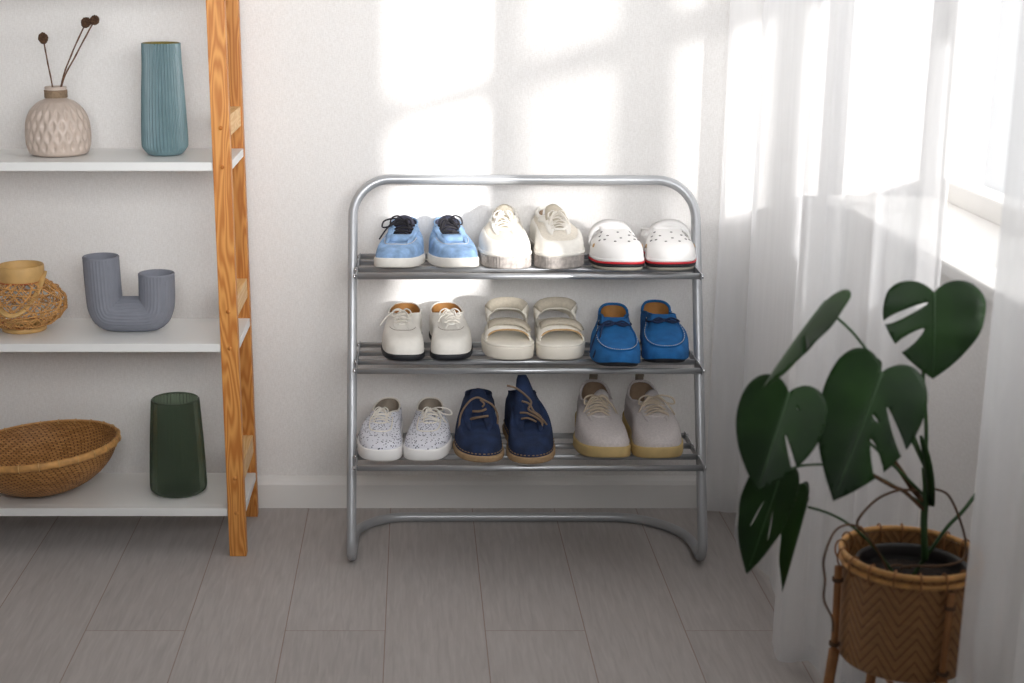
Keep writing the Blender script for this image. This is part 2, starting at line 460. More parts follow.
# the tube closes in the middle of the rear floor bar
pts = fillet(path, [0, 0.155, 0.030, 0.075, 0.075, 0.030, 0.155, 0], 10)
bm = bmesh.new(); tube(bm, pts[:-1], RT, 14, closed=True); obj('tube_frame', bm, M['steel'], rack)
SHZ = [0.207, 0.379, 0.549]; SHF = [-0.338, -0.278, -0.222]
for z, yf in zip(SHZ, SHF):
    for k in range(4):
        y = yf + k * 0.0655
        bm = bmesh.new(); tube(bm, [(RX0 + 0.0125, y, z), (RX1 - 0.0125, y, z)], 0.0058, 12); obj('shelf_rail', bm, M['rail'], rack)
    for x, s in ((RX0 + RT + 0.0006, 1), (RX1 - RT - 0.0006, -1)):
        bm = bmesh.new(); box(bm, min(x, x + s * 0.0022), max(x, x + s * 0.0022), yf - 0.008, yf + 0.1965 + 0.008, z - 0.0065, z + 0.0065, 0.0008)
        br = obj('side_bracket', bm, M['rail'], rack, False)
        for k in range(4):
            y = yf + k * 0.0655
            if abs(y - ypost(z)) < 0.014: continue
            bm = bmesh.new(); tube(bm, [(x, y, z), (x - s * 0.004, y, z), (x - s * 0.005, y, z)], [0.0048, 0.0046, 0.003], 10); obj('screw', bm, M['chrome'], br)

# ================================================================== SHOES
# local frame of a shoe: toe tip at the origin, heel at +Y, sole bottom at z = 0
class Shoe:
    def __init__(s, L=0.25, Wd=0.094, sole=0.022, asym=1, spring=0.006, throat=0.36, back=0.965, ow=0.013, ow2=0.027,
                 zt=0.055, zc=0.062, zh=0.068, toe_a=0.62, side_a=0.56, toe_p=2.4, bulge=0.05, heelw=0.76, vt=0.28):
        s.__dict__.update(locals())
    def hw(s, q):
        W = s.Wd / 2
        core = interp(q, [(0, 1.0), (0.34, 1.0), (0.60, 0.80), (0.82, s.heelw), (1, s.heelw)])
        a, b = 0.30, 0.78
        if q < a: e = (max(0, 1 - ((a - q) / a) ** s.toe_p)) ** (1 / s.toe_p)
        elif q > b: e = (max(0, 1 - ((q - b) / (1 - b)) ** 2.4)) ** (1 / 2.4)
        else: e = 1
        return W * core * e
    def cx(s, q):
        return s.asym * s.Wd * (0.10 * max(0, 1 - q / 0.4) ** 1.3 - 0.05 * math.exp(-((q - 0.45) / 0.2) ** 2)) * 0.9
    def out(s, phi, grow=0.0):
        q = (1 - math.cos(phi)) / 2
        sg = 1 if math.sin(phi) >= 0 else -1
        x = s.cx(q) + sg * (s.hw(q))
        y = q * s.L
        c = Vector((s.cx(0.4), s.L * 0.45))
        if grow:
            x += sg * grow * min(1, s.hw(q) / (s.Wd * 0.3)); y += grow * (-math.cos(phi))
        return x, y
    def spr(s, q):
        return s.spring * max(0, 1 - q / 0.26) ** 2
    def opening(s, phi):
        q2 = (1 - math.cos(phi)) / 2
        sg = 1 if math.sin(phi) >= 0 else -1
        q = s.throat + (s.back - s.throat) * q2
        # width: a narrow slot between the eyestays, then the round ankle opening
        base = interp(q, [(s.throat, s.ow), (s.throat + 0.20, s.ow), (s.throat + 0.34, s.ow2), (0.85, s.ow2), (1, s.ow2)])
        e = 1.0
        if q2 < 0.06: e = math.sqrt(max(0, 1 - ((0.06 - q2) / 0.06) ** 2))
        if q2 > 0.72: e = math.sqrt(max(0, 1 - ((q2 - 0.72) / 0.28) ** 2))
        x = s.cx(q) + sg * base * e
        z = interp(q, [(s.throat, s.zt), (s.throat + 0.24, s.zc + 0.004), (s.throat + 0.36, s.zc), (0.80, s.zc), (s.back, s.zh)])
        return Vector((x, q * s.L, z))
    def surf(s, phi, v, off=0.0):
        p = s._surf(phi, v)
        if off:
            d = 0.01
            a = s._surf(phi + d, v) - s._surf(phi - d, v)
            b = s._surf(phi, min(1, v + d)) - s._surf(phi, max(0, v - d))
            n = a.cross(b)
            if n.length > 1e-12:
                n.normalize()
                c = Vector((s.cx(0.4), s.L * 0.5, s.sole))
                if n.dot(p - c) < 0: n = -n
                p = p + n * off
        return p
    def _surf(s, phi, v):
        ox, oy = s.out(phi); o = s.opening(phi)
        q = (1 - math.cos(phi)) / 2
        zs = s.sole - 0.003 + s.spr(q)
        front = max(0, math.cos(phi)) ** 0.7 if math.cos(phi) > 0 else 0
        heel = max(0, -math.cos(phi)) ** 0.7 if math.cos(phi) < 0 else 0
        a = s.side_a + (s.toe_a - s.side_a) * front
        vt = 0.5 + (s.vt - 0.5) * front
        k = 1 - min(1, v / vt)
        g = a * (max(0, 1 - k ** 2.2)) ** (1 / 2.2) + (1 - a) * v
        bl = s.bulge * math.sin(PI * min(1, v * 1.6)) * (1 - 0.7 * heel) if v < 0.625 else 0
        f = v
        x = ox + (o.x - ox) * f; y = oy + (o.y - oy) * f
        x += (ox - s.cx(q)) * bl; y += (-1 if math.cos(phi) > 0 else 1) * abs(math.cos(phi)) * bl * 0.03
        return Vector((x, y, zs + (o.z - zs) * g))

    # --- parts
    def upper(s, m, parent, name='upper', N=64, K=20):
        bm = bmesh.new(); rings = []
        for j in range(K + 1):
            v = (j / K) ** 1.5
            rings.append([bm.verts.new(s._surf(2 * PI * (i + 0.5) / N, v)) for i in range(N)])
        for j in range(K):
            for i in range(N):
                bm.faces.new((rings[j][i], rings[j][(i + 1) % N], rings[j + 1][(i + 1) % N], rings[j + 1][i]))
        return obj(name, bm, m, parent)
    def lining(s, m, parent, N=48, z=None):
        bm = bmesh.new(); rings = []
        z = z if z is not None else s.sole + 0.004
        for j in range(9):
            v = j / 8; ring = []
            for i in range(N):
                ph = 2 * PI * (i + 0.5) / N
                o = s.opening(ph); q = (1 - math.cos(ph)) / 2
                x2, y2 = s.out(ph); x2 = s.cx(q) + (x2 - s.cx(q)) * 0.80; y2 = s.L * 0.10 + (y2) * 0.87
                e = v ** 0.8; cxo = s.cx(o.y / s.L)
                xo = cxo + (o.x - cxo) * 0.94
                ring.append(bm.verts.new((xo + (x2 - xo) * e, o.y + (y2 - o.y) * e, (o.z - 0.0005) + (z - o.z) * v)))
            rings.append(ring)
        for j in range(8):
            for i in range(N):
                bm.faces.new((rings[j][i], rings[j][(i + 1) % N], rings[j + 1][(i + 1) % N], rings[j + 1][i]))
        bm.faces.new(rings[-1])
        return obj('lining', bm, m, parent)
    def collar(s, m, parent, r=0.0022, name='collar_binding', a=0.0, b=2 * PI):
        bm = bmesh.new()
        if b - a > 6.28:
            pts = [s.opening(2 * PI * (i + 0.5) / 60) for i in range(60)]; tube(bm, pts, r, 8, closed=True)
        else:
            pts = [s.opening(a + (b - a) * i / 40) for i in range(41)]; tube(bm, pts, r, 8)
        return obj(name, bm, m, parent)
    def soleblock(s, m, parent, grow=0.002, z0=0.0, z1=None, name='sole', ribs=0, ribamp=0.0, N=72, toe_lift=1.0, taper=0.0, heel_rise=0.0):
        z1 = s.sole if z1 is None else z1
        bm = bmesh.new(); rings = []
        prof = [(-0.004, z0), (-0.0008, z0 + 0.0015), (0.0, z0 + 0.004), (0.0, z1 - 0.002), (-0.0012, z1)]
        if z1 - z0 < 0.007: prof = [(-0.002, z0), (0, z0 + 0.001), (0, z1 - 0.001), (-0.0012, z1)]
        for k, (g, z) in enumerate(prof):
            ring = []
            for i in range(N * (2 if ribs else 1)):
                NN = N * (2 if ribs else 1)
                ph = 2 * PI * (i + 0.5) / NN
                rb = ribamp * (0.5 + 0.5 * math.cos(i * PI)) if ribs and 1 <= k <= 3 else 0
                x, y = s.out(ph, grow + g - rb - taper * (1 - (z - z0) / max(1e-6, z1 - z0)))
                q = (1 - math.cos(ph)) / 2
                lift = s.spr(q) * toe_lift
                ring.append(bm.verts.new((x, y, z + lift + heel_rise * max(0, q - 0.5) * (z - z0) / max(1e-6, z1 - z0))))
            rings.append(ring)
        n = len(rings[0])
        for j in range(len(rings) - 1):
            for i in range(n):
                bm.faces.new((rings[j][i], rings[j][(i + 1) % n], rings[j + 1][(i + 1) % n], rings[j + 1][i]))
        bm.faces.new(rings[0][::-1]); bm.faces.new(rings[-1])
        return obj(name, bm, m, parent)
    def patch(s, m, parent, name, p0, p1, v0, v1, off=0.0012, n=28, k=8, vfun=None):
        """overlay following the upper between two directions and two heights"""
        bm = bmesh.new(); rows = []
        for j in range(k + 1):
            row = []
            for i in range(n + 1):
                ph = p0 + (p1 - p0) * i / n
                a, b = (vfun(i / n) if vfun else (v0, v1))
                v = a + (b - a) * j / k
                edge = 0.35 if j in (0, k) or i in (0, n) else 1
                row.append(bm.verts.new(s.surf(ph, min(0.999, max(0.0, v)), off * edge)))
            rows.append(row)
        for j in range(k):
            for i in range(n):
                bm.faces.new((rows[j][i], rows[j][i + 1], rows[j + 1][i + 1], rows[j + 1][i]))
        return obj(name, bm, m, parent)
    def seam(s, m, parent, name, f, r=0.0006, n=40, off=0.0006, dashed=False):
        bm = bmesh.new()
        pts = [s.surf(*f(i / n), off) for i in range(n + 1)]
        if dashed:
            for i in range(0, n, 2): tube(bm, pts[i:i + 2], r, 5)
        else: tube(bm, pts, r, 6)
        return obj(name, bm, m, parent)
    def tongue(s, m, parent, w=0.021, rise=0.016, q1=0.30, thick=0.003, arch=0.004, start=0.0, lean=0.02, dx=0.0):
        bm = bmesh.new(); top = []; bot = []
        n, k = 14, 8
        q0 = s.throat - 0.02 + start; qe = s.throat + q1
        for i in range(n + 1):
            t = i / n; q = q0 + (qe - q0) * t
            zb = interp(min(max(q, s.throat), 0.99), [(s.throat, s.zt), (s.throat + 0.24, s.zc + 0.004), (0.99, s.zc + 0.004)]) - 0.003
            zb += rise * max(0, (t - 0.45) / 0.55) ** 1.3
            ww = w * (0.72 + 0.28 * math.sin(PI * min(1, t * 0.9 + 0.15))) * (1 if t < 0.93 else 0.82)
            r1, r2 = [], []
            for j in range(k + 1):
                u = -1 + 2 * j / k
                x = s.cx(q) + u * ww + dx * t; z = zb + arch * (1 - u * u) - (0.003 if t < 0.1 else 0)
                y = q * s.L + lean * max(0, t - 0.6) * 0.3
                r1.append(bm.verts.new((x, y, z))); r2.append(bm.verts.new((x, y, z - thick)))
            top.append(r1); bot.append(r2)
        for i in range(n):
            for j in range(k):
                bm.faces.new((top[i][j], top[i][j + 1], top[i + 1][j + 1], top[i + 1][j]))
                bm.faces.new((bot[i][j], bot[i + 1][j], bot[i + 1][j + 1], bot[i][j + 1]))
        for i in range(n):
            bm.faces.new((top[i][0], top[i + 1][0], bot[i + 1][0], bot[i][0]))
            bm.faces.new((top[i][k], bot[i][k], bot[i + 1][k], top[i + 1][k]))
        for j in range(k):
            bm.faces.new((top[0][j], bot[0][j], bot[0][j + 1], top[0][j + 1]))
            bm.faces.new((top[n][j], top[n][j + 1], bot[n][j + 1], bot[n][j]))
        return obj('tongue', bm, m, parent)
    def lace_pts(s, t, side, extra=0.0, up=0.0015):
        """point on the eyestay at fraction t of the slot"""
        q = s.throat + 0.01 + t * 0.22
        q2 = (q - s.throat) / (s.back - s.throat)
        ph = math.acos(max(-1, min(1, 1 - 2 * q2)))
        o = s.opening(ph if side > 0 else 2 * PI - ph)
        return Vector((o.x + side * (0.0045 + extra), o.y, o.z + up - 0.0005))
    def laces(s, m, parent, rows=4, r=0.0014, bow=True, flat=1.0, arch=0.0045, loops=(0.028, 0.026), ends=(0.035, 0.03), seed=1, droop=0.012, eyelets=None):
        rnd = random.Random(seed); bm = bmesh.new()
        for k in range(rows):
            t = (k + 0.3) / rows
            a = s.lace_pts(t, -1); b = s.lace_pts(t + 0.05 * rnd.uniform(-1, 1), 1)
            mid = (a + b) / 2 + Vector((0, 0, arch))
            tube(bm, catmull([a + Vector((-0.001, 0, -0.002)), a, mid, b, b + Vector((0.001, 0, -0.002))], 5), r, 6, flat=flat)
            if k < rows - 1:
                c = s.lace_pts((k + 1.3) / rows, 1 if k % 2 else -1)
                st = b if k % 2 == 0 else a
                tube(bm, catmull([st, (st + c) / 2 + Vector((0, 0, arch + r)), c], 5), r, 6, flat=flat)
        if bow:
            ct = (s.lace_pts(0.92, -1) + s.lace_pts(0.92, 1)) / 2 + Vector((0, -0.002, arch + 0.002))
            for sd, l in zip((-1, 1), loops):
                if l <= 0: continue
                dx = sd * l
                pts = [ct, ct + Vector((dx * 0.45, -0.006, 0.006)), ct + Vector((dx * 0.95, -0.010, 0.002)), ct + Vector((dx * 1.05, -0.014, -droop * 0.6)),
                       ct + Vector((dx * 0.7, -0.015, -droop * 0.5)), ct + Vector((dx * 0.3, -0.008, 0.001)), ct + Vector((0, -0.001, 0.001))]
                tube(bm, catmull(pts, 6), r, 6, flat=flat)
            for sd, l in zip((-1, 1), ends):
                if l <= 0: continue
                j = rnd.uniform(-0.004, 0.004)
                pts = [ct, ct + Vector((sd * l * 0.35, -0.010, 0.0035)), ct + Vector((sd * l * 0.75 + j, -0.020, -droop * 0.9)), ct + Vector((sd * l + j, -0.026, -droop * 2.0))]
                tube(bm, catmull(pts, 6), r, 6, flat=flat)
            tube(bm, [ct + Vector((-0.003, -0.001, 0)), ct, ct + Vector((0.003, -0.001, 0))], [r * 1.4, r * 2.2, r * 1.4], 8)
        o = obj('laces', bm, m, parent)
        if eyelets:
            for k in range(rows):
                for sd in (-1, 1):
                    p = s.lace_pts((k + 0.3) / rows, sd, 0.0005, 0.0008)
                    bm = bmesh.new(); tube(bm, [p + Vector((0.0022 * math.cos(a), 0.0022 * math.sin(a), 0)) for a in [2 * PI * i / 10 for i in range(10)]], 0.0006, 5, closed=True)
                    obj('eyelet', bm, eyelets, parent)
        return o

def dots_material(name, base, dot, scale=170, size=0.22):
    m, nt, p = nodes(name); p.inputs['Roughness'].default_value = 0.8
    tc = nt.nodes.new('ShaderNodeTexCoord'); v = nt.nodes.new('ShaderNodeTexVoronoi'); v.inputs['Scale'].default_value = scale
    v.inputs['Randomness'].default_value = 0.8
    nt.links.new(tc.outputs['Object'], v.inputs['Vector'])
    mt = nt.nodes.new('ShaderNodeMath'); mt.operation = 'LESS_THAN'; mt.inputs[1].default_value = size
    nt.links.new(v.outputs['Distance'], mt.inputs[0])
    mx = nt.nodes.new('ShaderNodeMixRGB'); mx.inputs[1].default_value = lin(base); mx.inputs[2].default_value = lin(dot)
    nt.links.new(mt.outputs[0], mx.inputs[0]); nt.links.new(mx.outputs[0], p.inputs['Base Color'])
    return m

M['denim'] = mat('light blue canvas', (138, 170, 208), 0.85, var=0.28, nscale=55, bump=0.5, bscale=900)
M['navylin'] = mat('dark navy patterned lining', (52, 54, 74), 0.8, var=0.6, nscale=160)
M['blacklace'] = mat('black cord', (34, 32, 38), 0.75)
M['rubber_w'] = mat('off-white rubber', (226, 222, 214), 0.6, var=0.06, nscale=60)
M['rubber_d'] = mat('scuffed rubber', (178, 170, 164), 0.7, var=0.28, nscale=120)
M['leather_w'] = mat('white leather', (236, 232, 224), 0.5, var=0.04, nscale=90, bump=0.25, bscale=300)
M['leather_c'] = mat('cream mesh', (228, 220, 206), 0.8, var=0.08, nscale=200, bump=0.4, bscale=700)
M['lace_w'] = mat('white lace', (232, 226, 216), 0.8)
M['tan'] = mat('tan leather lining', (168, 118, 62), 0.65, var=0.15, nscale=60)
M['beigelin'] = mat('beige lining', (150, 126, 104), 0.85, var=0.1, nscale=80)
M['greylin'] = mat('grey beige lining', (150, 138, 124), 0.85, var=0.1, nscale=80)
M['black'] = mat('black rubber sole', (26, 28, 34), 0.6)
M['foam_w'] = mat('white moulded foam', (238, 236, 234), 0.55)
M['red'] = mat('red foam stripe', (200, 34, 46), 0.5)
M['foam_b'] = mat('grey beige outsole', (172, 166, 152), 0.7)
M['cream'] = mat('cream leather', (243, 237, 224), 0.55, var=0.04, nscale=60, bump=0.2, bscale=200)
M['taupe'] = mat('taupe canvas strap', (198, 188, 170), 0.85, var=0.08, nscale=200, bump=0.4, bscale=600)
M['foam_c'] = mat('cream foam sole', (238, 231, 217), 0.7, var=0.04, nscale=30)
M['suede_b'] = mat('bright blue suede', (26, 98, 158), 0.92, var=0.22, nscale=45, bump=0.5, bscale=500)
M['suede_n'] = mat('navy suede', (30, 46, 78), 0.92, var=0.35, nscale=38, bump=0.5, bscale=450)
M['crepe'] = mat('crepe sole', (162, 134, 100), 0.8, var=0.15, nscale=150)
M['tanlace'] = mat('brown leather lace', (124, 102, 82), 0.7)
M['thread'] = mat('white thread', (220, 214, 204), 0.8)
M['dots'] = dots_material('white canvas with small dark dashes', (222, 222, 230), (48, 52, 74), 200, 0.29)
M['knit'] = mat('pale grey knit', (204, 196, 194), 0.9, var=0.10, nscale=260, bump=0.7, bscale=420)
M['gum'] = mat('yellowed foam sole', (196, 170, 116), 0.7, var=0.10, nscale=50)
M['beigelace'] = mat('beige lace', (196, 180, 160), 0.8)
M['patchgrey'] = mat('bluish white toe guard', (222, 222, 226), 0.6)
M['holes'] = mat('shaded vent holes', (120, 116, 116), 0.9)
M['cream_t'] = mat('tan edge', (196, 160, 112), 0.7)

RAILR = 0.0058
def place(name, label, group, shelf, u, ytoe, hx, L):
    """toe tip at photo column u on a shelf; hx = sideways offset of the heel"""
    z = SHZ[shelf] + RAILR + 0.0005
    X = (u - 414) / 1500 * ((ytoe + 3) * math.cos(TH) + (CAM_H - z) * math.sin(TH))
    return thing(name, label, 'shoe', (X, ytoe, z), -math.asin(hx / L), group)

# --- pair 1: light blue canvas sneakers
def blue_sneaker(label, u, y, hx, asym, seed, lp, en):
    L = 0.225; s = Shoe(L=L, Wd=0.083, sole=0.019, asym=-1.6 * asym, heelw=0.70, throat=0.30, zt=0.050, zc=0.063, zh=0.067, ow=0.018, ow2=0.026, toe_a=0.46, spring=0.006)
    t = place('canvas_sneaker', label, 'light blue canvas sneakers', 2, u, y, hx, L)
    s.soleblock(M['rubber_w'], t, 0.0025); s.upper(M['denim'], t); s.lining(M['navylin'], t); s.collar(M['denim'], t, 0.0018)
    s.tongue(M['navylin'], t, w=0.023, rise=0.016, q1=0.32, arch=0.004)
    # the facings stand away from the tongue as loose denim flaps
    for a, b in ((0.34, 1.35), (2 * PI - 1.35, 2 * PI - 0.34)):
        s.patch(M['denim'], t, 'facing', a, b, 0.56, 1.0, 0.0050)
    s.seam(M['thread'], t, 'toe_seam', lambda f: (-1.0 + 2.0 * f, 0.60 - 0.10 * abs(f - 0.5) * 2), 0.0005)
    s.patch(M['denim'], t, 'heel_strip', PI - 0.28, PI + 0.28, 0.0, 1.0, 0.0012)
    s.laces(M['blacklace'], t, 4, 0.0017, True, 1.0, 0.007, lp, en, seed, 0.016, eyelets=M['chrome'])
    # a second loop of the loose bow, and the puckered dark gap where the vamp lifts off the tongue
    c = (s.lace_pts(0.92, -1) + s.lace_pts(0.92, 1)) / 2 + Vector((0, -0.002, 0.010)); sg = -1 if lp[0] > lp[1] else 1
    bm = bmesh.new(); tube(bm, catmull([c, c + Vector((sg * 0.012, -0.004, 0.010)), c + Vector((sg * 0.024, -0.008, 0.006)), c + Vector((sg * 0.026, -0.010, -0.006)), c + Vector((sg * 0.014, -0.009, -0.004)), c], 6), 0.0016, 6); obj('lace_loop', bm, M['blacklace'], t)
    bm = bmesh.new(); g = []
    for i in range(17):
        f = i / 16; ph = -1.0 + 2.0 * f; w = math.sin(PI * f)
        p0_ = s.surf(ph, 0.74, 0.0012); p1_ = s.surf(ph, 0.90 + 0.08 * w, 0.004 + 0.006 * w)
        g.append((bm.verts.new(p0_), bm.verts.new((p0_ + p1_) / 2 + Vector((0, -0.001, 0.002 * w))), bm.verts.new(p1_)))
    for a_, b_ in zip(g, g[1:]):
        bm.faces.new((a_[0], b_[0], b_[1], a_[1])); bm.faces.new((a_[1], b_[1], b_[2], a_[2]))
    o = obj('vamp_edge', bm, M['denim'], t); md = o.modifiers.new('thickness', 'SOLIDIFY'); md.thickness = 0.0016
    return t
blue_sneaker('light blue canvas sneaker with black laces, at the far left end of the top shelf', 396.5, -0.202, 0.018, 1, 3, (0.040, 0.014), (0.048, 0.018))
blue_sneaker('light blue canvas sneaker with black laces, toe turned outward, touching the chunky white trainer', 457, -0.200, -0.019, -1, 5, (0.016, 0.020), (0.024, 0.022))

# --- pair 2: chunky white trainers
def trainer(label, u, y, hx, asym, seed):
    L = 0.225; s = Shoe(L=L, Wd=0.095, sole=0.030, asym=asym, throat=0.32, zt=0.066, zc=0.078, zh=0.086, ow=0.013, ow2=0.023, toe_a=0.46, bulge=0.03, spring=0.003)
    t = place('chunky_trainer', label, 'chunky white trainers', 2, u, y, hx, L)
    s.soleblock(M['rubber_d'], t, 0.002, ribs=1, ribamp=0.0032, z1=0.024)
    s.soleblock(M['rubber_w'], t, 0.003, z0=0.0235, z1=0.031, name='midsole')
    s.upper(M['leather_c'], t); s.lining(M['beigelin'], t); s.collar(M['leather_w'], t, 0.0042)
    s.patch(M['leather_w'], t, 'toe_guard', -1.25, 1.25, 0.0, 0.34, 0.0016)
    for a, b in ((0.30, 1.75), (2 * PI - 1.75, 2 * PI - 0.30)):
        s.patch(M['leather_w'], t, 'eyestay', a, b, 0.66, 0.99, 0.0026)
    for sg in (1, -1):
        s.patch(M['leather_w'], t, 'side_overlay', sg * 1.15, sg * 2.3, 0.0, 0.5, 0.0018, vfun=lambda f: (0.0, 0.28 + 0.3 * f))
    s.patch(M['leather_w'], t, 'heel_counter', PI - 0.7, PI + 0.7, 0.0, 0.6, 0.002)
    s.tongue(M['taupe'], t, w=0.023, rise=0.020, q1=0.32, thick=0.006, arch=0.006)
    s.laces(M['lace_w'], t, 5, 0.0022, True, 0.5, 0.007, (0.018, 0.016), (0.020, 0.018), seed, 0.010, eyelets=M['tan'])
    bm = bmesh.new(); pts = [s.opening(PI - 0.02) + Vector(v) for v in ((-0.006, 0.0, -0.004), (-0.004, 0.002, 0.012), (0.004, 0.002, 0.012), (0.006, 0, -0.004))]
    tube(bm, catmull(pts, 5), 0.0016, 6); obj('pull_loop', bm, M['leather_w'], t)
    return t
trainer('chunky white lace-up trainer with a ribbed dirty sole, beside the light blue sneaker', 505, -0.200, 0.012, 1, 2)
trainer('chunky white lace-up trainer with a ribbed dirty sole, beside the white clog', 565, -0.200, -0.022, -1, 9)

# --- pair 3: white clogs
def clog(label, u, y, hx, asym):
    L = 0.225; s = Shoe(L=L, Wd=0.0965, sole=0.022, asym=asym, throat=0.50, zt=0.067, zc=0.052, zh=0.046, ow=0.026, ow2=0.032, toe_a=0.55, side_a=0.5, bulge=0.05, spring=0.005, toe_p=2.2, vt=0.36)
    t = place('foam_clog', label, 'white foam clogs', 2, u, y, hx, L)
    s.soleblock(M['foam_b'], t, -0.001, z0=0.0, z1=0.008, name='outsole')
    s.soleblock(M['black'], t, 0.0015, z0=0.0062, z1=0.0135, name='black_stripe')
    s.soleblock(M['red'], t, 0.002, z0=0.013, z1=0.0172, name='red_stripe')
    s.soleblock(M['foam_w'], t, 0.001, z0=0.0168, z1=0.023, name='sole')
    s.upper(M['foam_w'], t); s.lining(M['foam_w'], t, z=0.026); s.collar(M['foam_w'], t, 0.003, 'rolled_rim')
    holes = [(-0.50, .78), (0.05, .80), (0.60, .78), (-0.28, .62), (0.34, .64), (-0.72, .56), (0.04, .52), (0.76, .58), (-0.44, .42), (0.46, .44), (-0.14, 0.36), (0.20, 0.36), (-0.70, .36), (0.74, .38)]
    for ph, v in holes:
        p = s.surf(ph, v, 0.0003); d = 0.02
        n = (s.surf(ph, v, 0.001) - s.surf(ph, v, -0.001)).normalized()
        bm = bmesh.new(); tube(bm, [p - n * 0.0006, p + n * 0.0003], [0.0026, 0.0026], 12); obj('vent_hole', bm, M['holes'], t)
    # heel strap swung forward over the vamp, on two rivets
    for sg in (1, -1):
        p = s.surf(sg * 1.38, 0.60, 0.002); n = (s.surf(sg * 1.38, 0.6, 0.002) - s.surf(sg * 1.38, 0.6, 0)).normalized()
        bm = bmesh.new(); tube(bm, [p, p + n * 0.003, p + n * 0.0045], [0.0062, 0.0062, 0.004], 14); obj('rivet', bm, M['foam_w'], t)
        p = s.surf(sg * 1.0, 0.16, 0.0008); n = (s.surf(sg * 1.0, 0.16, 0.002) - s.surf(sg * 1.0, 0.16, 0)).normalized()
        bm = bmesh.new(); tube(bm, [p, p + n * 0.0010], [0.0042, 0.0038], 10); obj('side_badge', bm, M['cream_t'], t)
    bm = bmesh.new(); top = []
    for i in range(33):
        f = i / 32; a = PI * f
        cxs = s.cx(0.5)
        c = Vector((cxs - asym * 0.004 - 0.0415 * math.cos(a), 0.118 + 0.006 * math.sin(a), 0.038 + 0.037 * math.sin(a) ** 0.8))
        tang = Vector((math.sin(a), 0, math.cos(a)))
        w = 0.0072 + 0.0016 * math.sin(a)
        wd = Vector((0, 0.75, 0.66)); th = Vector((-math.cos(a), -0.3, math.sin(a))).normalized() * 0.0022
        top.append([bm.verts.new(c + wd * sw * w + th * st) for sw, st in ((-1, -1), (-1, 1), (1, 1), (1, -1))])
    for i in range(32):
        for k in range(4): bm.faces.new((top[i][k], top[i][(k + 1) % 4], top[i + 1][(k + 1) % 4], top[i + 1][k]))
    bm.faces.new(top[0]); bm.faces.new(top[-1][::-1])
    bmesh.ops.bevel(bm, geom=[e for e in bm.edges if len(e.link_faces) == 2 and e.calc_face_angle(0) > 1.0], offset=0.0012, segments=2, affect='EDGES')
    obj('heel_strap', bm, M['foam_w'], t)
    return t
clog('white perforated clog with red and black sole stripe, beside the chunky white trainer', 620, -0.228, 0.008, 1)
clog('white perforated clog, red and black sole stripe, at the right end of the top shelf', 677, -0.228, -0.010, -1)

# --- pair 4: white leather lace-ups with black soles
def derby(label, u, y, hx, asym, seed, lp, en):
    L = 0.235; s = Shoe(L=L, Wd=0.080, sole=0.012, asym=asym, heelw=0.84, throat=0.36, zt=0.054, zc=0.058, zh=0.066, ow=0.010, ow2=0.0315, toe_a=0.64, spring=0.003, toe_p=2.9, bulge=0.06, vt=0.34)
    t = place('leather_lace_up', label, 'white leather lace-ups with black soles', 1, u, y, hx, L)
    s.soleblock(M['black'], t, 0.0015, z1=0.012); s.upper(M['leather_w'], t); s.lining(M['tan'], t); s.collar(M['leather_w'], t, 0.0014)
    for a, b in ((0.22, 1.30), (2 * PI - 1.30, 2 * PI - 0.22)):
        s.patch(M['leather_w'], t, 'facing', a, b, 0.70, 0.995, 0.0022)
    s.seam(M['tanlace'], t, 'toe_seam', lambda f: (-0.95 + 1.9 * f, 0.66 - 0.14 * (2 * f - 1) ** 2), 0.0004)
    s.tongue(M['leather_w'], t, w=0.015, rise=0.004, q1=0.24, thick=0.002)
    s.laces(M['lace_w'], t, 3, 0.0013, True, 1.0, 0.005, lp, en, seed, 0.012)
    return t
derby('white leather lace-up, black sole and tan lining, at the left end of the middle shelf', 402, -0.240, 0.006, 1, 4, (0.020, 0.016), (0.042, -1))
derby('white leather lace-up with black sole and tan lining, beside the cream sandals', 454, -0.238, -0.014, -1, 6, (0.020, 0.018), (0.026, 0.022))

# --- pair 5: cream chunky sandals
def band(bm, pts, width, thick, dirw):
    """flat strap through pts; dirw = direction of its width (or one per point)"""
    pts = [Vector(p) for p in pts]; L = len(pts); rows = []
    for i, p in enumerate(pts):
        t = (pts[min(i + 1, L - 1)] - pts[max(i - 1, 0)]).normalized()
        w = Vector(dirw[i] if isinstance(dirw, list) else dirw); w = (w - t * w.dot(t)).normalized(); n = t.cross(w)
        ww = width[i] if isinstance(width, list) else width
        rows.append([bm.verts.new(p + w * a * ww / 2 + n * b * thick / 2) for a, b in ((-1, -0.6), (-0.94, 1), (0.94, 1), (1, -0.6))])
    for i in range(L - 1):
        for k in range(4): bm.faces.new((rows[i][k], rows[i][(k + 1) % 4], rows[i + 1][(k + 1) % 4], rows[i + 1][k]))
    bm.faces.new(rows[0]); bm.faces.new(rows[-1][::-1])

def arc_pts(xl, xr, y0, z0, h, n=18, yb=0.0, p=0.62):
    out = []
    for i in range(n + 1):
        a = PI * i / n; c = -math.cos(a)
        out.append(Vector(((xl + xr) / 2 + (xr - xl) / 2 * (abs(c) ** 0.8) * (1 if c > 0 else -1), y0 + yb * math.sin(a), z0 + h * math.sin(a) ** p)))
    return out

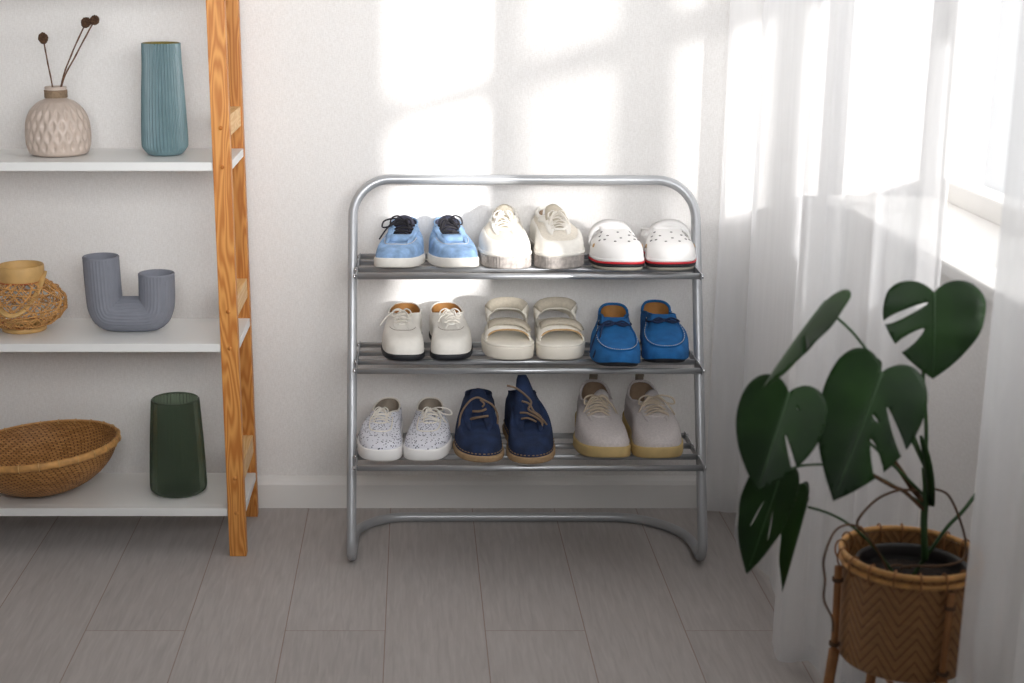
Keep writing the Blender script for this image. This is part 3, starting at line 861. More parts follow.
def sandal(label, u, y, hx, asym):
    L = 0.235; s = Shoe(L=L, Wd=0.098, sole=0.030, asym=asym, spring=0.004, toe_p=2.7)
    t = place('platform_sandal', label, 'cream platform sandals', 1, u, y, hx, L)
    s.soleblock(M['foam_c'], t, 0.0, z1=0.026, taper=0.002, toe_lift=0.8)
    s.soleblock(M['cream'], t, -0.001, z0=0.0255, z1=0.031, name='footbed', toe_lift=0.5)
    W = 0.043
    # forefoot strap: a padded hoop with a velcro flap laid over it
    base = arc_pts(-W, W, 0.070, 0.024, 0.034)
    bm = bmesh.new(); band(bm, base, [0.050 - 0.012 * math.sin(PI * i / 18) for i in range(19)], 0.004, (0, 0.95, 0.30)); obj('toe_strap', bm, M['cream'], t)
    fl = [p + Vector((0, -0.004, 0.0042)) for p in arc_pts(-W, W, 0.070, 0.026, 0.035)][3:17]
    bm = bmesh.new(); band(bm, [p + Vector((0, 0.010 - 0.0016 * i * 1.0, 0)) for i, p in enumerate(fl)], 0.020, 0.003, (0, 0.9, 0.42)); obj('velcro_flap', bm, M['taupe'], t)
    for dz in (-0.022, 0.020):
        bm = bmesh.new(); tube(bm, [p + Vector((0, dz * 0.95, dz * 0.30 + 0.001)) for p in arc_pts(-W, W, 0.070, 0.024, 0.034)], 0.0018, 6); obj('strap_piping', bm, M['cream_t'], t)
    # side bridge linking the straps to the ankle strap
    for sg in (1, -1):
        bm = bmesh.new(); band(bm, [(sg * 0.040, 0.075, 0.030), (sg * 0.039, 0.115, 0.040), (sg * 0.036, 0.150, 0.052)], 0.014, 0.003, (0, 0, 1)); obj('side_strap', bm, M['cream'], t)
        bm = bmesh.new(); band(bm, [(sg * 0.034, 0.175, 0.024), (sg * 0.036, 0.165, 0.045), (sg * 0.037, 0.150, 0.062)], 0.016, 0.003, (0, 1, 0)); obj('heel_quarter', bm, M['cream'], t)
    an = arc_pts(-0.039, 0.039, 0.148, 0.046, 0.036, yb=-0.004, p=0.5)
    bm = bmesh.new(); band(bm, an, 0.022, 0.0045, (0, 0.35, 1)); obj('ankle_strap', bm, M['cream'], t)
    fl = [p + Vector((0, -0.004, 0.004)) for p in an][2:16]
    bm = bmesh.new(); band(bm, fl, 0.021, 0.003, (0, 0.25, 1)); obj('ankle_velcro', bm, M['taupe'], t)
    hb = [(-0.036, 0.160, 0.052), (-0.033, 0.205, 0.056), (-0.018, 0.226, 0.058), (0, 0.231, 0.059), (0.018, 0.226, 0.058), (0.033, 0.205, 0.056), (0.036, 0.160, 0.052)]
    bm = bmesh.new(); band(bm, catmull(hb, 4), 0.022, 0.004, (0, 0, 1)); obj('heel_strap', bm, M['cream'], t)
    return t
sandal('cream platform sandal with velcro straps, beside the white leather lace-ups', 508.5, -0.240, 0.008, 1)
sandal('cream platform sandal with velcro straps, beside the blue suede moccasins', 564.5, -0.240, -0.008, -1)

# --- pair 6: blue suede moccasins
def moc(label, u, y, hx, asym, bowside):
    L = 0.250; s = Shoe(L=L, side_a=0.68, Wd=0.091, sole=0.010, asym=asym, throat=0.52, zt=0.072, zc=0.060, zh=0.076, ow=0.022, ow2=0.0285, toe_a=0.24, spring=0.013, toe_p=2.1, bulge=0.09, vt=0.20, heelw=0.70)
    t = place('suede_moccasin', label, 'blue suede moccasins', 1, u, y, hx, L)
    s.soleblock(M['black'], t, -0.004, z0=0.0, z1=0.012, toe_lift=0.75); s.upper(M['suede_b'], t); s.lining(M['tan'], t, z=0.016); s.collar(M['suede_b'], t, 0.0028)
    # raised apron seam and its light stitching
    ap = lambda f: (-1.18 + 2.36 * f, 0.14 + 0.70 * abs(2 * f - 1) ** 2.4)
    s.seam(M['suede_b'], t, 'apron_ridge', ap, 0.0022, 44, 0.001)
    s.seam(M['thread'], t, 'apron_stitching', ap, 0.0006, 80, 0.0036, True)
    # saddle band over the instep and the thong bow
    s.patch(M['suede_b'], t, 'saddle', -1.25, 1.25, 0.78, 1.0, 0.0028)
    bm = bmesh.new()
    for i in range(2):
        tube(bm, catmull([s.surf(-1.25 + 0.05 * i, 0.74, 0.003), s.surf(-0.7, 0.76, 0.004), s.surf(0, 0.80 + 0.04 * i, 0.0045), s.surf(0.7, 0.76, 0.004), s.surf(1.25, 0.74, 0.003)], 8), 0.0016, 6)
    c = s.surf(0.0, 0.80, 0.005)
    for sg in (1, -1):
        tube(bm, catmull([c, c + Vector((sg * 0.012, -0.004, 0.006)), c + Vector((sg * 0.024, -0.008, 0.001)), c + Vector((sg * 0.014, -0.010, -0.002)), c], 6), 0.0017, 6)
    if bowside:
        e = c + Vector((bowside * 0.030, -0.030, -0.022))
        tube(bm, catmull([c, c + Vector((bowside * 0.022, -0.012, 0.001)), e, e + Vector((bowside * 0.012, -0.030, -0.030))], 6), 0.0016, 6)
        tube(bm, catmull([c, c + Vector((bowside * 0.024, -0.004, -0.001)), e + Vector((bowside * 0.008, 0.010, 0.002)), e + Vector((bowside * 0.018, -0.010, -0.026))], 6), 0.0016, 6)
    obj('thong_bow', bm, M['suede_n'], t)
    return t
moc('blue suede moccasin with its thong hanging over the side, beside the cream sandals', 617, -0.312, 0.022, 1, -1)
moc('blue suede moccasin at the far right end of the middle shelf', 670, -0.286, 0.006, -1, 0)

# --- pair 7: white dotted canvas plimsolls
def plimsoll(label, u, y, hx, asym, seed, lp, en):
    L = 0.235; s = Shoe(L=L, Wd=0.083, heelw=0.70, sole=0.023, asym=asym, throat=0.34, zt=0.052, zc=0.054, zh=0.060, ow=0.012, ow2=0.025, toe_a=0.44, spring=0.002, toe_p=2.6)
    t = place('dotted_plimsoll', label, 'white dotted canvas plimsolls', 0, u, y, hx, L)
    s.soleblock(M['foam_w'], t, 0.0025); s.upper(M['dots'], t); s.lining(M['greylin'], t); s.collar(M['lace_w'], t, 0.0018)
    s.seam(M['lace_w'], t, 'throat_piping', lambda f: (-1.25 + 2.5 * f, 0.60 + 0.12 * abs(2 * f - 1) ** 2), 0.0014, 40, 0.0008)
    s.tongue(M['dots'], t, w=0.016, rise=0.003, q1=0.24, thick=0.002)
    s.laces(M['lace_w'], t, 4, 0.0016, True, 0.7, 0.005, lp, en, seed, 0.010)
    return t
plimsoll('small white dotted canvas plimsoll pointing left, at the left end of the bottom shelf', 376.5, -0.324, 0.022, 1, 12, (0.014, 0.012), (0.018, 0.014))
plimsoll('small white dotted canvas plimsoll with untied bow, beside the navy desert boot', 426, -0.324, 0.012, -1, 15, (0.014, 0.040), (0.018, 0.036))

# --- pair 8: navy suede desert boots
def desert_boot(label, u, y, hx, asym, high, seed):
    L = 0.245
    s = Shoe(L=L, Wd=0.088, side_a=0.70, sole=0.012, asym=asym, throat=0.42, zt=0.058, zc=0.081 + 0.006 * high, zh=0.078, ow=0.011, ow2=0.0255, toe_a=0.44, spring=0.003, bulge=0.05, toe_p=2.2, vt=0.26)
    t = place('desert_boot', label, 'navy suede desert boots', 0, u, y, hx, L)
    s.soleblock(M['crepe'], t, 0.0035, z1=0.013); s.upper(M['suede_n'], t); s.lining(M['suede_n'], t); s.collar(M['suede_n'], t, 0.0016)
    s.seam(M['crepe'], t, 'welt_stitching', lambda f: (2 * PI * f, 0.012), 0.0009, 110, 0.001, True)
    for a, b in ((0.32, 1.35), (2 * PI - 1.35, 2 * PI - 0.32)):
        s.patch(M['suede_n'], t, 'facing', a, b, 0.50, 1.0, 0.0060)
    # loose facings flaring up at the ankle
    hs = [1, -1] if not high else [1]
    s.tongue(M['suede_n'], t, w=0.020, rise=0.010, q1=0.30, thick=0.003, arch=0.005)
    if high:
        bm = bmesh.new(); g = []
        for i in range(11):
            f = i / 10
            z = 0.060 + 0.077 * f; yy = 0.098 + 0.048 * f
            wl = 0.020 * (1 - f) ** 0.7 + 0.007
            cx = s.cx(0.45) - asym * 0.0 - 0.004 + 0.0 * f - 0.008 * f
            g.append([bm.verts.new((cx + u2 * wl, yy - 0.006 * (1 - u2 * u2), z - 0.002 * u2 * u2)) for u2 in (-1, -0.5, 0, 0.5, 1)])
        for i in range(10):
            for k in range(4): bm.faces.new((g[i][k], g[i][k + 1], g[i + 1][k + 1], g[i + 1][k]))
        o = obj('raised_facing', bm, M['suede_n'], t); md = o.modifiers.new('thickness', 'SOLIDIFY'); md.thickness = 0.003; md.offset = 0
    bm = bmesh.new(); r = 0.0020
    c = Vector((0, 0, 0))
    if high:
        tube(bm, catmull([(-0.044, 0.092, 0.130), (-0.028, 0.088, 0.126), (-0.010, 0.090, 0.112), (0.002, 0.086, 0.098), (-0.004, 0.080, 0.086), (0.008, 0.074, 0.078), (0.026, 0.080, 0.062), (0.036, 0.082, 0.046)], 6), r, 6)
        tube(bm, catmull([(-0.016, 0.088, 0.100), (-0.002, 0.084, 0.095), (0.006, 0.080, 0.082), (0.020, 0.078, 0.070), (0.022, 0.074, 0.052)], 6), r, 6)
        tube(bm, catmull([(-0.020, 0.080, 0.079), (-0.008, 0.074, 0.080), (0.010, 0.072, 0.071), (0.024, 0.078, 0.058)], 6), r, 6)
        tube(bm, catmull([(-0.018, 0.076, 0.068), (-0.006, 0.070, 0.071), (0.010, 0.068, 0.064)], 6), r, 6)
    else:
        tube(bm, catmull([(0.034, 0.080, 0.040), (0.036, 0.090, 0.066), (0.028, 0.098, 0.084), (0.012, 0.100, 0.094), (-0.004, 0.102, 0.100), (-0.020, 0.098, 0.092), (-0.034, 0.088, 0.072), (-0.038, 0.080, 0.050), (-0.041, 0.072, 0.034)], 6), r, 6)
        tube(bm, catmull([(0.002, 0.098, 0.097), (0.010, 0.094, 0.090), (0.006, 0.092, 0.084)], 5), r, 6)
        tube(bm, catmull([(-0.012, 0.090, 0.076), (0.002, 0.084, 0.078), (0.014, 0.086, 0.082)], 6), r * 1.2, 6)
        tube(bm, catmull([(-0.016, 0.084, 0.062), (-0.002, 0.076, 0.068), (0.018, 0.080, 0.070)], 6), r * 1.2, 6)
    obj('laces', bm, M['tanlace'], t)
    return t
desert_boot('navy suede desert boot with brown lace looping over its left side, beside the dotted plimsoll', 479, -0.334, 0.008, 1, 0, 1)
desert_boot('navy suede desert boot with its facing standing straight up, beside the pale knit sneaker', 536, -0.342, -0.018, -1, 1, 2)

# --- pair 9: pale knit sneakers
def knit_sneaker(label, u, y, hx, asym, seed, lp, en):
    L = 0.260; s = Shoe(L=L, side_a=0.62, Wd=0.0955, sole=0.022, asym=asym, throat=0.36, zt=0.062, zc=0.070, zh=0.090, ow=0.017, ow2=0.030, toe_a=0.42, spring=0.013, toe_p=2.2, bulge=0.05, vt=0.34)
    t = place('knit_sneaker', label, 'pale grey knit sneakers with yellowed soles', 0, u, y, hx, L)
    s.soleblock(M['gum'], t, 0.003, toe_lift=0.8, heel_rise=0.02); s.upper(M['knit'], t); s.lining(M['beigelin'], t); s.collar(M['knit'], t, 0.0028)
    for a, b in ((0.35, 1.5), (2 * PI - 1.5, 2 * PI - 0.35)):
        s.patch(M['knit'], t, 'lace_panel', a, b, 0.74, 0.99, 0.0026)
    s.tongue(M['knit'], t, w=0.021, rise=0.014, q1=0.32, thick=0.004, arch=0.008, dx=0.009)
    s.laces(M['beigelace'], t, 5, 0.0018, True, 1.0, 0.009, lp, en, seed, 0.014)
    p = s.opening(PI)
    bm = bmesh.new(); band(bm, [p + Vector((0, 0.004, -0.018)), p + Vector((0, 0.005, 0.0)), p + Vector((0, 0.004, 0.012)), p + Vector((0, 0.000, 0.015)), p + Vector((0, -0.003, 0.010))], 0.017, 0.003, (1, 0, 0)); obj('pull_tab', bm, M['greylin'], t)
    return t
knit_sneaker('pale grey knit sneaker with yellowed sole, beside the navy boots', 606.5, -0.328, 0.002, 1, 21, (0.026, 0.018), (0.034, 0.034))
knit_sneaker('pale grey knit sneaker with yellowed sole, at the far right end of the bottom shelf', 664.5, -0.330, -0.014, -1, 22, (0.026, 0.040), (0.028, 0.040))

# ================================================================== THINGS ON THE SHELVING UNIT
BT, BM, BB = BZ[2], BZ[1], BZ[0]        # board tops: upper, middle, lower
def X_at(u, y, z): return (u - 414) / 1500 * ((y + 3) * math.cos(TH) + (CAM_H - z) * math.sin(TH))

M['bisque'] = mat('pinkish beige ceramic', (196, 180, 168), 0.38, var=0.05, nscale=40)
M['twine'] = mat('jute twine', (150, 128, 104), 0.9, var=0.2, nscale=200, bump=0.5, bscale=500)
M['dried'] = mat('dried stem', (104, 76, 58), 0.9, var=0.25, nscale=150)
M['thistle'] = mat('dried brown seed head', (82, 58, 40), 0.95, var=0.4, nscale=300)
M['teal'] = mat('teal glazed ceramic', (106, 132, 138), 0.36, var=0.06, nscale=30)
M['olive_in'] = mat('ochre glaze', (128, 116, 52), 0.5)
M['bluegrey'] = mat('matt blue grey ceramic', (128, 131, 141), 0.7, var=0.04, nscale=60)
M['bamboo'] = mat('pale bamboo', (206, 166, 106), 0.55, var=0.12, nscale=40)
M['bamboo_d'] = mat('golden bamboo strips', (202, 150, 88), 0.6, var=0.25, nscale=70)
M['copper'] = mat('reddish cane binding', (170, 92, 48), 0.5)

# --- beige dimpled bud vase
vy = -0.150; vx = X_at(58.5, vy, BT + 0.03)
vase = thing('dimpled_vase', 'squat beige vase with a leaf-dimpled body and jute neck on the upper shelf', 'vase', (vx, vy, BT + 0.0004))
prof0 = [(0.044, 0.0), (0.0535, 0.003), (0.0575, 0.010), (0.0605, 0.022), (0.0615, 0.035), (0.0610, 0.048), (0.0595, 0.062), (0.0550, 0.076), (0.0465, 0.089), (0.0345, 0.0995), (0.0215, 0.105), (0.0185, 0.108)]
prof = [(p.x, p.y) for p in catmull([Vector((r, z, 0)) for r, z in prof0], 6)]
def dimple(a, r, z, i):
    if z < 0.006 or z > 0.102: return r
    NA = 21; row = z / 0.0195
    amp = 0.0032 * min(1, (z - 0.006) / 0.01) * min(1, (0.102 - z) / 0.02)
    ph = a * NA + (PI if int(row) % 2 else 0)
    u = math.cos(a * NA / 1.0 + 0.0) ; w = math.cos(PI * row)
    return r - amp * (0.5 - 0.5 * math.cos(a * NA + PI * row)) * (0.5 - 0.5 * math.cos(a * NA - PI * row)) * 1.6
bm = bmesh.new(); lathe(bm, prof, 204, dimple); obj('body', bm, M['bisque'], vase)
bm = bmesh.new(); lathe(bm, [(0.0165, 0.104), (0.0190, 0.107), (0.0195, 0.119), (0.0205, 0.1275), (0.0190, 0.1280), (0.0165, 0.124), (0.0155, 0.106)], 40, close_bottom=False); obj('neck', bm, M['bisque'], vase)
for k in range(6):
    bm = bmesh.new(); tube(bm, [(0.0205 * math.cos(a), 0.0205 * math.sin(a), 0.1085 + 0.0024 * k) for a in [2 * PI * i / 28 for i in range(28)]], 0.0013, 6, closed=True)
    obj('twine_band', bm, M['twine'], vase)
# --- three dried stems standing in the vase
def stem(label, pts, head_r, sq):
    t = thing('dried_stem', label, 'dried flower', (vx, vy, BT), 0, 'dried stems in the beige vase')
    q = catmull(pts, 6); bm = bmesh.new(); tube(bm, q, [0.0014 + 0.0003 * (i % 3 == 0) for i in range(len(q))], 6); obj('stalk', bm, M['dried'], t)
    c = Vector(pts[-1]); d = (Vector(pts[-1]) - Vector(pts[-2])).normalized(); c = c + d * head_r * 0.6
    bm = bmesh.new(); bmesh.ops.create_icosphere(bm, subdivisions=4, radius=head_r)
    rnd = random.Random(int(head_r * 1e5))
    for v in bm.verts:
        v.co *= 1 + rnd.uniform(-0.10, 0.16)
        v.co.z *= sq
    rot = Vector((0, 0, 1)).rotation_difference(d).to_matrix().to_4x4()
    bmesh.ops.transform(bm, matrix=Matrix.Translation(c) @ rot, verts=bm.verts)
    obj('seed_head', bm, M['thistle'], t, False)
stem('short dried stem with one round brown seed head leaning left out of the beige vase', [(0.002, 0, 0.010), (-0.005, 0.0, 0.12), (-0.012, 0.0, 0.172), (-0.017, 0.0, 0.212)], 0.0085, 1.15)
stem('dried stem with a brown tufted head, left one of the pair leaning right', [(-0.004, 0.004, 0.012), (0.009, 0.004, 0.125), (0.032, 0.005, 0.186), (0.060, 0.006, 0.241)], 0.0085, 1.1)
stem('tallest dried stem with a brown tufted head, right one of the pair leaning right', [(-0.006, -0.003, 0.012), (0.011, -0.003, 0.125), (0.042, -0.002, 0.186), (0.078, -0.002, 0.246)], 0.0080, 1.1)

# --- tall teal ribbed vase
ty = -0.150; tx = X_at(165, ty, BT + 0.02)
tv = thing('ribbed_vase', 'tall tapering teal vase with swirling fine ribs on the upper shelf', 'vase', (tx, ty, BT + 0.0004))
prof0 = [(0.026, 0), (0.033, 0.002), (0.0405, 0.012), (0.0425, 0.024), (0.0415, 0.06), (0.0388, 0.12), (0.0358, 0.170), (0.0348, 0.2080)]
prof = [(p.x, p.y) for p in catmull([Vector((r, z, 0)) for r, z in prof0], 8)]
def swirl(a, r, z, i):
    if z < 0.006: return r
    k = min(1, (z - 0.006) / 0.01)
    return r + 0.0016 * k * math.cos(40 * a + 0.9 * math.sin(z * 22))
bm = bmesh.new(); lathe(bm, prof, 322, swirl); obj('body', bm, M['teal'], tv)
bm = bmesh.new(); lathe(bm, [(0.0330, 0.02), (0.0330, 0.19), (0.0325, 0.2070), (0.0340, 0.2090), (0.0352, 0.2080)], 60); obj('inside', bm, M['olive_in'], tv)

# --- grey U-shaped double vase
uy = -0.160; uz = BM + 0.0004
xc = X_at(130, uy, BM + 0.05); xl = X_at(103.5, uy, BM + 0.1); xr = X_at(156.5, uy, BM + 0.08)
uv = thing('double_vase', 'matt blue grey U-shaped vase with two openings of different height on the middle shelf', 'vase', (xc, uy, uz))
a0, a1 = xl - xc, xr - xc; rr = 0.0350
dpth = 0.030
zcen = 0.047
path = [(a0 - 0.003, 0, 0.1465), (a0 - 0.002, 0, 0.11), (a0, 0, 0.064), (a0 + 0.003, 0, 0.046), (a0 + 0.013, 0, 0.0355), ((a0 + a1) / 2, 0, 0.0335), (a1 - 0.013, 0, 0.0355), (a1 - 0.003, 0, 0.046), (a1, 0, 0.064), (a1 + 0.001, 0, 0.095), (a1 + 0.001, 0, 0.1135)]
q = catmull(path, 7)
bm = bmesh.new(); n = 132; rings = []
for i, p in enumerate(q):
    t = (q[min(i + 1, len(q) - 1)] - q[max(i - 1, 0)]).normalized()
    side = Vector((t.z, 0, -t.x)); ring = []
    for k in range(n):
        a = 2 * PI * k / n; rad = rr * (1 + 0.020 * math.cos(33 * a))
        v = p + side * math.cos(a) * rad * 0.98 + Vector((0, 1, 0)) * math.sin(a) * rad
        if v.z < 0: v.z = 0.0 + 0.0008 * 0
        ring.append(bm.verts.new(v))
    rings.append(ring)
for i in range(len(rings) - 1):
    for k in range(n): bm.faces.new((rings[i][k], rings[i][(k + 1) % n], rings[i + 1][(k + 1) % n], rings[i + 1][k]))
obj('body', bm, M['bluegrey'], uv)
for (px, pz), sg in (((q[0].x, q[0].z), 1), ((q[-1].x, q[-1].z), 1)):
    bm = bmesh.new(); lathe(bm, [(0.0285, pz - 0.055), (0.0295, pz - 0.004), (0.0305, pz + 0.0012), (0.0335, pz + 0.0022), (0.0352, pz + 0.0005), (0.0352, pz - 0.002)], 60, cx=px); obj('rim', bm, M['bluegrey'], uv)

# --- bamboo lantern with open strip weave
ly = -0.150; lx = X_at(23, ly, BM + 0.05)
la = thing('bamboo_lantern', 'round open-weave bamboo lantern with pale rim and hoop handle on the middle shelf', 'lantern', (lx, ly, BM + 0.0004))
bm = bmesh.new(); lathe(bm, [(0.040, 0), (0.0425, 0.001), (0.0425, 0.011), (0.040, 0.012), (0.037, 0.011), (0.037, 0.002)], 48); obj('foot_ring', bm, M['bamboo'], la)
bm = bmesh.new(); lathe(bm, [(0.0405, 0.099), (0.0438, 0.099), (0.0444, 0.102), (0.0446, 0.115), (0.0446, 0.127), (0.0436, 0.1295), (0.0415, 0.1290), (0.0410, 0.115), (0.0405, 0.099)], 64, close_bottom=False); obj('top_ring', bm, M['bamboo'], la)
LP = [(0.0, 0.042), (0.08, 0.060), (0.2, 0.073), (0.38, 0.083), (0.55, 0.0835), (0.72, 0.074), (0.88, 0.058), (1.0, 0.042)]
def lr(f): return interp(f, LP)
bm = bmesh.new()
rnd = random.Random(5)
for k in range(38):
    for sg in (1, -1):
        a0_ = 2 * PI * k / 38 + rnd.uniform(-0.05, 0.05); tw = rnd.uniform(0.9, 1.5)
        pts = []
        for i in range(17):
            f = i / 16; a = a0_ + sg * tw * f
            r = lr(f) + (0.0008 if (i + k) % 2 else -0.0008) * sg
            pts.append((r * math.cos(a), r * math.sin(a), 0.010 + f * 0.090))
        tube(bm, pts, 0.0011, 5)
obj('woven_body', bm, M['bamboo_d'], la)
bm = bmesh.new()
for f in (0.12, 0.3, 0.36, 0.42, 0.6, 0.78, 0.9):
    tube(bm, [((lr(f) + 0.001) * math.cos(a), (lr(f) + 0.001) * math.sin(a), 0.010 + f * 0.090 + 0.003 * math.sin(3 * a + f * 9)) for a in [2 * PI * i / 40 for i in range(40)]], 0.0012, 5, closed=True)
obj('hoop_strips', bm, M['bamboo_d'], la)
for z in (0.0985, 0.0125):
    bm = bmesh.new(); tube(bm, [(0.0432 * math.cos(a), 0.0432 * math.sin(a), z) for a in [2 * PI * i / 40 for i in range(40)]], 0.0019, 6, closed=True); obj('binding', bm, M['copper'], la)
hp = [Vector((0.0445 * math.cos(a) * 1.02, -0.0445 * 0.0 - 0.088 * math.sin(a) ** 1.0 if True else 0, 0.116 - 0.068 * math.sin(a))) for a in [PI * i / 24 for i in range(25)]]
bm = bmesh.new(); tube(bm, hp, 0.0058, 8, flat=0.35, up=(0, 0.5, 1)); obj('handle', bm, M['bamboo'], la)

# --- large shallow bamboo bowl
by_ = -0.158; bx_ = X_at(45, by_, BB + 0.05)
m, nt, p = nodes('woven bamboo'); M['weave'] = m; p.inputs['Roughness'].default_value = 0.55
tc = nt.nodes.new('ShaderNodeTexCoord'); uvn = tc.outputs['UV']
br = nt.nodes.new('ShaderNodeTexBrick'); br.inputs['Scale'].default_value = 1.0; br.offset = 0.5
br.inputs['Brick Width'].default_value = 0.022; br.inputs['Row Height'].default_value = 0.018; br.inputs['Mortar Size'].default_value = 0.0022; br.inputs['Mortar Smooth'].default_value = 0.5
br.inputs['Color1'].default_value = lin((208, 152, 88)); br.inputs['Color2'].default_value = lin((172, 118, 60)); br.inputs['Mortar'].default_value = lin((92, 54, 22))
nt.links.new(uvn, br.inputs['Vector']); nt.links.new(br.outputs['Color'], p.inputs['Base Color'])
bu = nt.nodes.new('ShaderNodeBump'); bu.inputs['Strength'].default_value = 0.8; bu.inputs['Distance'].default_value = 0.0015; bu.invert = True
nt.links.new(br.outputs['Fac'], bu.inputs['Height']); nt.links.new(bu.outputs['Normal'], p.inputs['Normal'])

def lathe_uv(name, prof, n, m, parent, shear=0.0, mod=None, close=True):
    bm = bmesh.new(); uvl = bm.loops.layers.uv.new('UVMap')
    rings = lathe(bm, prof, n, mod, close_bottom=close)
    K = len(prof) - 1
    key = {}
    for j, rg in enumerate(rings):
        for k, v in enumerate(rg): key[v] = (k / n, j / K)
    for f in bm.faces:
        us = [key[l.vert][0] for l in f.loops]
        wrap = max(us) - min(us) > 0.5
        for l in f.loops:
            a, b = key[l.vert]
            if wrap and a < 0.5: a += 1
            l[uvl].uv = (a + shear * b, b)
    return obj(name, bm, m, parent)

bowl = thing('bamboo_bowl', 'large shallow woven bamboo bowl with a bound rim on the lowest shelf', 'bowl', (bx_, by_, BB + 0.0016))
bowl.rotation_euler = (0.0, -0.08, 0); bowl.scale = (1.07, 1.0, 1.0); bowl.location.z += 0.0012
BP = [(0.0, 0.0), (0.030, 0.0), (0.052, 0.003), (0.082, 0.014), (0.110, 0.034), (0.130, 0.058), (0.141, 0.082), (0.144, 0.094)]
pf = [(p.x, p.y) for p in catmull([Vector((r, z, 0)) for r, z in BP[1:]], 5)]
fine = lambda a, r, z, i: r + 0.0007 * math.cos(70 * a + (PI if i % 2 else 0))
lathe_uv('outer_weave', pf, 280, M['weave'], bowl, 0.10, fine)
lathe_uv('inner_weave', [(r - 0.003 if r > 0.004 else r, z + 0.003) for r, z in pf], 280, M['weave'], bowl, -0.10, fine)
bm = bmesh.new(); tube(bm, [(0.1450 * math.cos(a), 0.1450 * math.sin(a), 0.092) for a in [2 * PI * i / 72 for i in range(72)]], 0.0075, 8, closed=True, flat=1.0)
for v in bm.verts:
    r = math.hypot(v.co.x, v.co.y); k = (0.1450 + (r - 0.1450) * 0.5) / r; v.co.x *= k; v.co.y *= k
obj('rim', bm, M['bamboo_d'], bowl)
for k in range(26):
    a = 2 * PI * (k + 0.37) / 26; c = Vector((0.1450 * math.cos(a), 0.1450 * math.sin(a), 0.092)); rd = Vector((math.cos(a), math.sin(a), 0))
    bm = bmesh.new(); tube(bm, [c + rd * 0.0046 * math.cos(b) + Vector((0, 0, 0.0084 * math.sin(b))) for b in [2 * PI * i / 12 for i in range(12)]], 0.0009, 5, closed=True)
    obj('rim_binding', bm, M['bamboo'], bowl)

# --- dark green ribbed glass vase
gy = -0.160; gx = X_at(178.5, gy, BB + 0.02)
gv = thing('glass_vase', 'dark green ribbed glass vase narrowing to the top on the lowest shelf', 'vase', (gx, gy, BB + 0.0004))
m, nt, p = nodes('dark green glass'); M['gglass'] = m
p.inputs['Base Color'].default_value = lin((138, 154, 134)); p.inputs['Roughness'].default_value = 0.08
p.inputs['Transmission Weight'].default_value = 0.85; p.inputs['IOR'].default_value = 1.25
prof0 = [(0.040, 0), (0.050, 0.0015), (0.0545, 0.010), (0.0545, 0.03), (0.0530, 0.07), (0.0505, 0.12), (0.0475, 0.165), (0.0458, 0.1905)]
pf = [(p_.x, p_.y) for p_ in catmull([Vector((r, z, 0)) for r, z in prof0], 5)]
rib = lambda a, r, z, i: r + (0.0019 * math.cos(40 * a) if z > 0.004 else 0)
bm = bmesh.new(); rings = lathe(bm, pf, 240, rib)
inner = [(r - 0.0028, max(z, 0.005)) for r, z in pf][::-1]
prev = rings[-1]
for i, (r, z) in enumerate(inner):
    ring = [bm.verts.new((r * math.cos(2 * PI * k / 240), r * math.sin(2 * PI * k / 240), z)) for k in range(240)]
    for k in range(240): bm.faces.new((prev[k], prev[(k + 1) % 240], ring[(k + 1) % 240], ring[k]))
    prev = ring
bm.faces.new(prev)
obj('ribbed_wall', bm, M['gglass'], gv)
bm = bmesh.new(); tube(bm, [(0.0446 * math.cos(a), 0.0446 * math.sin(a), 0.1908) for a in [2 * PI * i / 60 for i in range(60)]], 0.0016, 8, closed=True); obj('lip', bm, M['gglass'], gv)

# ================================================================== THE POTTED MONSTERA
PY = -1.177; PZ = 0.386; PXc = X_at(911, PY, PZ)
m, nt, p = nodes('herringbone bamboo'); M['herring'] = m; p.inputs['Roughness'].default_value = 0.55
tc = nt.nodes.new('ShaderNodeTexCoord'); sp = nt.nodes.new('ShaderNodeSeparateXYZ'); nt.links.new(tc.outputs['UV'], sp.inputs[0])
def mth(op, a, b=None, v=None):
    n_ = nt.nodes.new('ShaderNodeMath'); n_.operation = op
    nt.links.new(a, n_.inputs[0])
    if b is not None: nt.links.new(b, n_.inputs[1])
    elif v is not None: n_.inputs[1].default_value = v
    return n_.outputs[0]
ux = mth('MULTIPLY', sp.outputs['X'], v=11.0)              # zigzag columns round the basket
zz = mth('PINGPONG', ux, v=0.5)
vv = mth('MULTIPLY', sp.outputs['Y'], v=11.0)
sm = mth('ADD', mth('MULTIPLY', zz, v=4.2), vv)
st = mth('PINGPONG', sm, v=0.5)
nz = nt.nodes.new('ShaderNodeTexNoise'); nz.inputs['Scale'].default_value = 26; nz.inputs['Detail'].default_value = 4; nt.links.new(tc.outputs['UV'], nz.inputs['Vector'])
r_ = nt.nodes.new('ShaderNodeValToRGB'); r_.color_ramp.elements[0].position = 0.01; r_.color_ramp.elements[0].color = lin((112, 72, 38))
r_.color_ramp.elements[1].position = 0.16; r_.color_ramp.elements[1].color = lin((172, 124, 76))
nt.links.new(st, r_.inputs['Fac'])
mx = nt.nodes.new('ShaderNodeMixRGB'); mx.blend_type = 'MULTIPLY'; mx.inputs[0].default_value = 0.5
nt.links.new(r_.outputs['Color'], mx.inputs[1]); nt.links.new(nz.outputs['Fac'], mx.inputs[2]); nt.links.new(mx.outputs[0], p.inputs['Base Color'])
bu = nt.nodes.new('ShaderNodeBump'); bu.inputs['Strength'].default_value = 0.7; bu.inputs['Distance'].default_value = 0.002
nt.links.new(st, bu.inputs['Height']); nt.links.new(bu.outputs['Normal'], p.inputs['Normal'])
M['cane'] = mat('brown cane', (150, 100, 56), 0.55, var=0.2, nscale=50)
